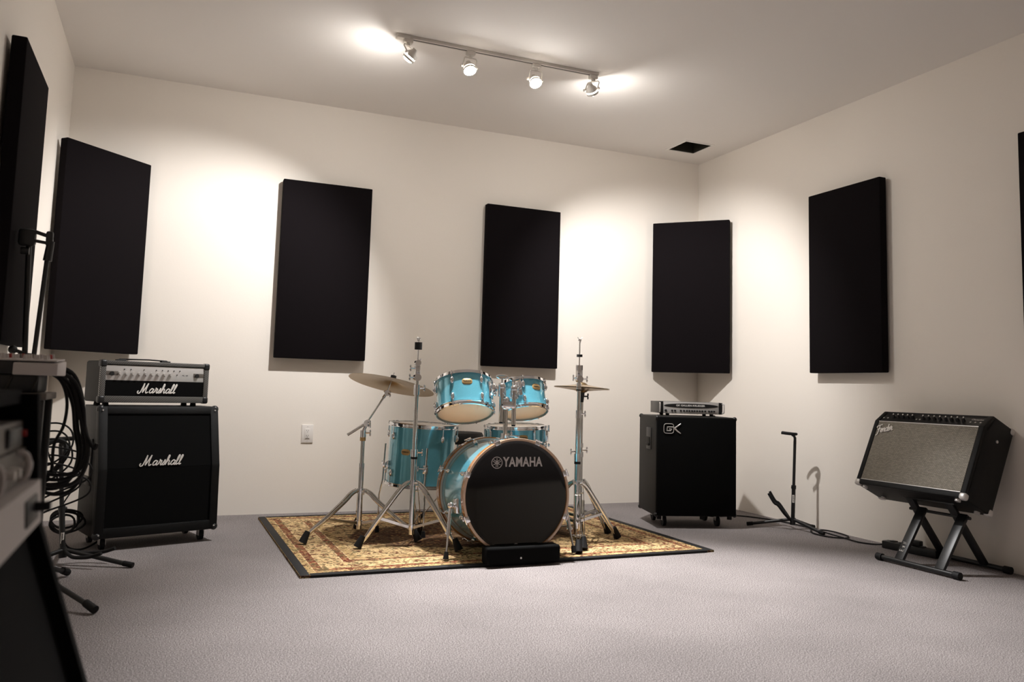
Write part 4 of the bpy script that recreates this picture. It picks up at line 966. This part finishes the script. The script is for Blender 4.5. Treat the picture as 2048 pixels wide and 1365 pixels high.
for j in range(4):
    for k in range(12):
        y = -.08+j*.05; x = -.15+k*.0265
        mb = MB(); zt = .0955+.04*(y+.098)
        mb.cyl((x, y, zt), (x, y, zt+.013), .0058, .0045, 8); obj('knob', mb, [m_grey, m_grey, m_grey2, m_red][(k*3+j*5) % 4] if j > 1 else m_grey, sf)
# slanted equipment rack nearest the camera
t = thing('equipment_rack', 'tall black slanted equipment rack at the left edge, nearest the camera', 'rack', (-4.7, -4.2, 0))
prof = [(.0, 0), (.69, 0), (.48, .65), (.466, .84), (.0, .84)]
for ya in (0, -.53):
    mb = MB()
    A_v = [mb.bm.verts.new((x, ya, z)) for x, z in prof]; B_v = [mb.bm.verts.new((x, ya-.03, z)) for x, z in prof]
    mb.bm.faces.new(A_v); mb.bm.faces.new(B_v[::-1])
    for k in range(5): mb.bm.faces.new((A_v[k], A_v[(k+1) % 5], B_v[(k+1) % 5], B_v[k]))
    obj('side_panel', mb, m_cloth, t)
mb = MB(); mb.box((.225, -.28, .835), (.44, .50, .02)); obj('top_panel', mb, m_cloth, t)
mb = MB(); mb.box((.01, -.28, .39), (.02, .50, .78)); obj('back_panel', mb, m_blkmetal, t)
def rackface(name, z0_, z1_, proud, m_):
    """front between heights, following the slope"""
    def X(z): return .69-.21*z/.65 if z < .65 else .48-.014*(z-.65)/.19
    mb = MB(); a, b2 = X(z0_)+proud, X(z1_)+proud
    pr = [(a-.06, z0_), (a, z0_), (b2, z1_), (b2-.06, z1_)]
    A_v = [mb.bm.verts.new((x, -.032, z)) for x, z in pr]; B_v = [mb.bm.verts.new((x, -.528, z)) for x, z in pr]
    mb.bm.faces.new(A_v); mb.bm.faces.new(B_v[::-1])
    for k in range(4): mb.bm.faces.new((A_v[k], A_v[(k+1) % 4], B_v[(k+1) % 4], B_v[k]))
    return obj(name, mb, m_, t), X
for z0_, z1_ in ((.02, .33), (.335, .645)): o, X = rackface('blank_panel', z0_, z1_, -.02, m_cloth)
# unit with a dark display
u, X = rackface('display_unit', .762, .80, -.02, m_grey2)
for y in (-.12, -.30):
    mb = MB(); mb.box((X(.78)-.018, y, .78), (.006, .10, .026), .002); obj('screen', mb, m_blk, u)
mb = MB(); mb.cyl((X(.78)-.02, -.052, .782), (X(.78)-.012, -.052, .782), .005, seg=10); obj('power_light', mb, m_red, u)
# unit with big handles
u, X = rackface('power_amplifier', .714, .76, -.016, m_grey2)
for y in (-.10, -.30):
    mb = MB(); x = X(.735)-.018; mb.tube([(x, y, .757), (x+.010, y, .755), (x+.014, y, .747), (x+.015, y, .735), (x+.012, y, .723), (x, y, .718)], .0045, 8, smooth=4); obj('rack_handle', mb, m_grey, u)
for y in (-.06, -.16, -.20): 
    mb = MB(); mb.cyl((X(.73)-.02, y, .735), (X(.73)-.004, y, .735), .007, seg=12); obj('knob', mb, m_silver, u)
# pale unit
u, X = rackface('patch_unit', .650, .712, .004, m_grey)
mb = MB(); mb.box((X(.68)+.003, -.13, .680), (.008, .10, .036), .002, Matrix.Rotation(-.1, 3, 'Y')); obj('socket_recess', mb, m_blk, u)
mb = MB(); mb.cyl((X(.68), -.11, .682), (X(.68)+.026, -.11, .683), .007, seg=12); obj('plug', mb, m_rub, u)
# hanging cables behind the mixer
G = 'black cables hanging from the mixer'
def cab(pts, lab, r=.006): return cable(lab, pts, r, 6, 'audio_cable', 'cable', G)
cab([(-4.42, -2.735, .90), (-4.37, -2.70, .896), (-4.333, -2.70, .834), (-4.31, -2.7, .747), (-4.288, -2.7, .683), (-4.262, -2.7, .640), (-4.255, -2.7, .655)], 'black cable bulging furthest right from the mixer', .0065)
cab([(-4.42, -2.73, .885), (-4.374, -2.70, .856), (-4.350, -2.7, .793), (-4.353, -2.7, .714), (-4.376, -2.7, .651), (-4.378, -2.7, .57), (-4.40, -2.7, .53)], 'single black cable hanging left of the cable bunch', .005)
k = 0
for dx_, dz_, dr in ((0, 0, 0), (-.012, -.01, .01), (.008, .01, -.012), (-.02, -.02, .03), (.004, -.03, .016), (.012, -.012, -.02)):
    k += 1
    cab([(-4.42+dx_*.3, -2.735+dr*.3, .90+dz_*.3), (-4.352+dx_, -2.69+dr, .872+dz_), (-4.318+dx_, -2.68+dr, .80+dz_), (-4.305+dx_, -2.68+dr, .715+dz_), (-4.290+dx_, -2.68+dr, .640+dz_), (-4.300+dx_, -2.69+dr, .575+dz_), (-4.335+dx_, -2.70+dr, .545+dz_*1.5), (-4.40+dx_, -2.71+dr, .55+dz_*1.5), (-4.455, -2.70+dr, .60+dz_)], 'black cable in the thick hanging bunch beside the mixer', .0062)
G2 = 'cables looped over the left guitar stand'
random.seed(11)
for k in range(7):
    z = .50-.035*k; x0_ = -4.66; sag = .05+.03*random.random(); xr = -4.50+.10*random.random() if k < 3 else -4.42+.07*random.random(); yk = -1.44-.01*k
    o = cable('thin black cable loop hung on the left guitar stand, '+['topmost of seven', 'second from the top', 'third from the top', 'middle of seven', 'third from the bottom', 'second from the bottom', 'lowest of seven'][k], [(x0_, yk, z+.09), (x0_+.04, yk, z+.04), (-4.56, yk, z-sag*.5), (-4.50, yk, z-sag*.2), (xr, yk, z+.05), (xr-.005, yk, z+.12), (-4.50, yk, z+.155), (-4.58, yk, z+.15)], .004, 6, 'cable_loop', 'cable', G2)
mb = MB()
mb = MB(); mb.tube([(-4.53+.055*math.cos(a)*1.15, -1.42+.02*math.sin(2*a), .50+.07*math.sin(a)+.03*math.cos(a)) for a in [2*PI*k/16 for k in range(16)]], .012, 8, closed=True, smooth=2)
tag(obj('cable_coil', mb, m_rub), 'thick black coil of cable around the neck of the left guitar stand', 'cable coil')
cable('black cable hanging down the left wall towards the floor coil', [(-4.60, -1.0, .52), (-4.56, -.95, .40), (-4.53, -.9, .30), (-4.51, -.9, .20), (-4.50, -.92, .16)], .0045)
cable('thin cable arching from the guitar cabinet to the floor coil', [(-4.43, -.72, .34), (-4.46, -.72, .33), (-4.49, -.75, .27), (-4.515, -.85, .22), (-4.53, -.92, .17)], .0035)
mb = MB()
for k in range(4):
    cx, cy_, cz_ = -4.50+.006*k, -1.0+.02*k, .135+.012*(k % 3)
    mb.tube([(cx+(.055+.008*k)*math.cos(a), cy_+.03*math.sin(a*2+k), cz_+(.045+.006*(k % 2))*math.sin(a)) for a in [2*PI*j/12 for j in range(12)]], .0055, 6, closed=True, smooth=2)
tag(obj('cable_coil', mb, m_rub), 'tangled black cable coil standing by the floor behind the left guitar stand', 'cable coil')
cable('black cable running low from the coil to the guitar cabinet', [(-4.50, -1.0, .09), (-4.47, -1.02, .03), (-4.42, -1.0, .008), (-4.37, -.93, .012), (-4.32, -.86, .04)], .005)
bpy.context.view_layer.update()
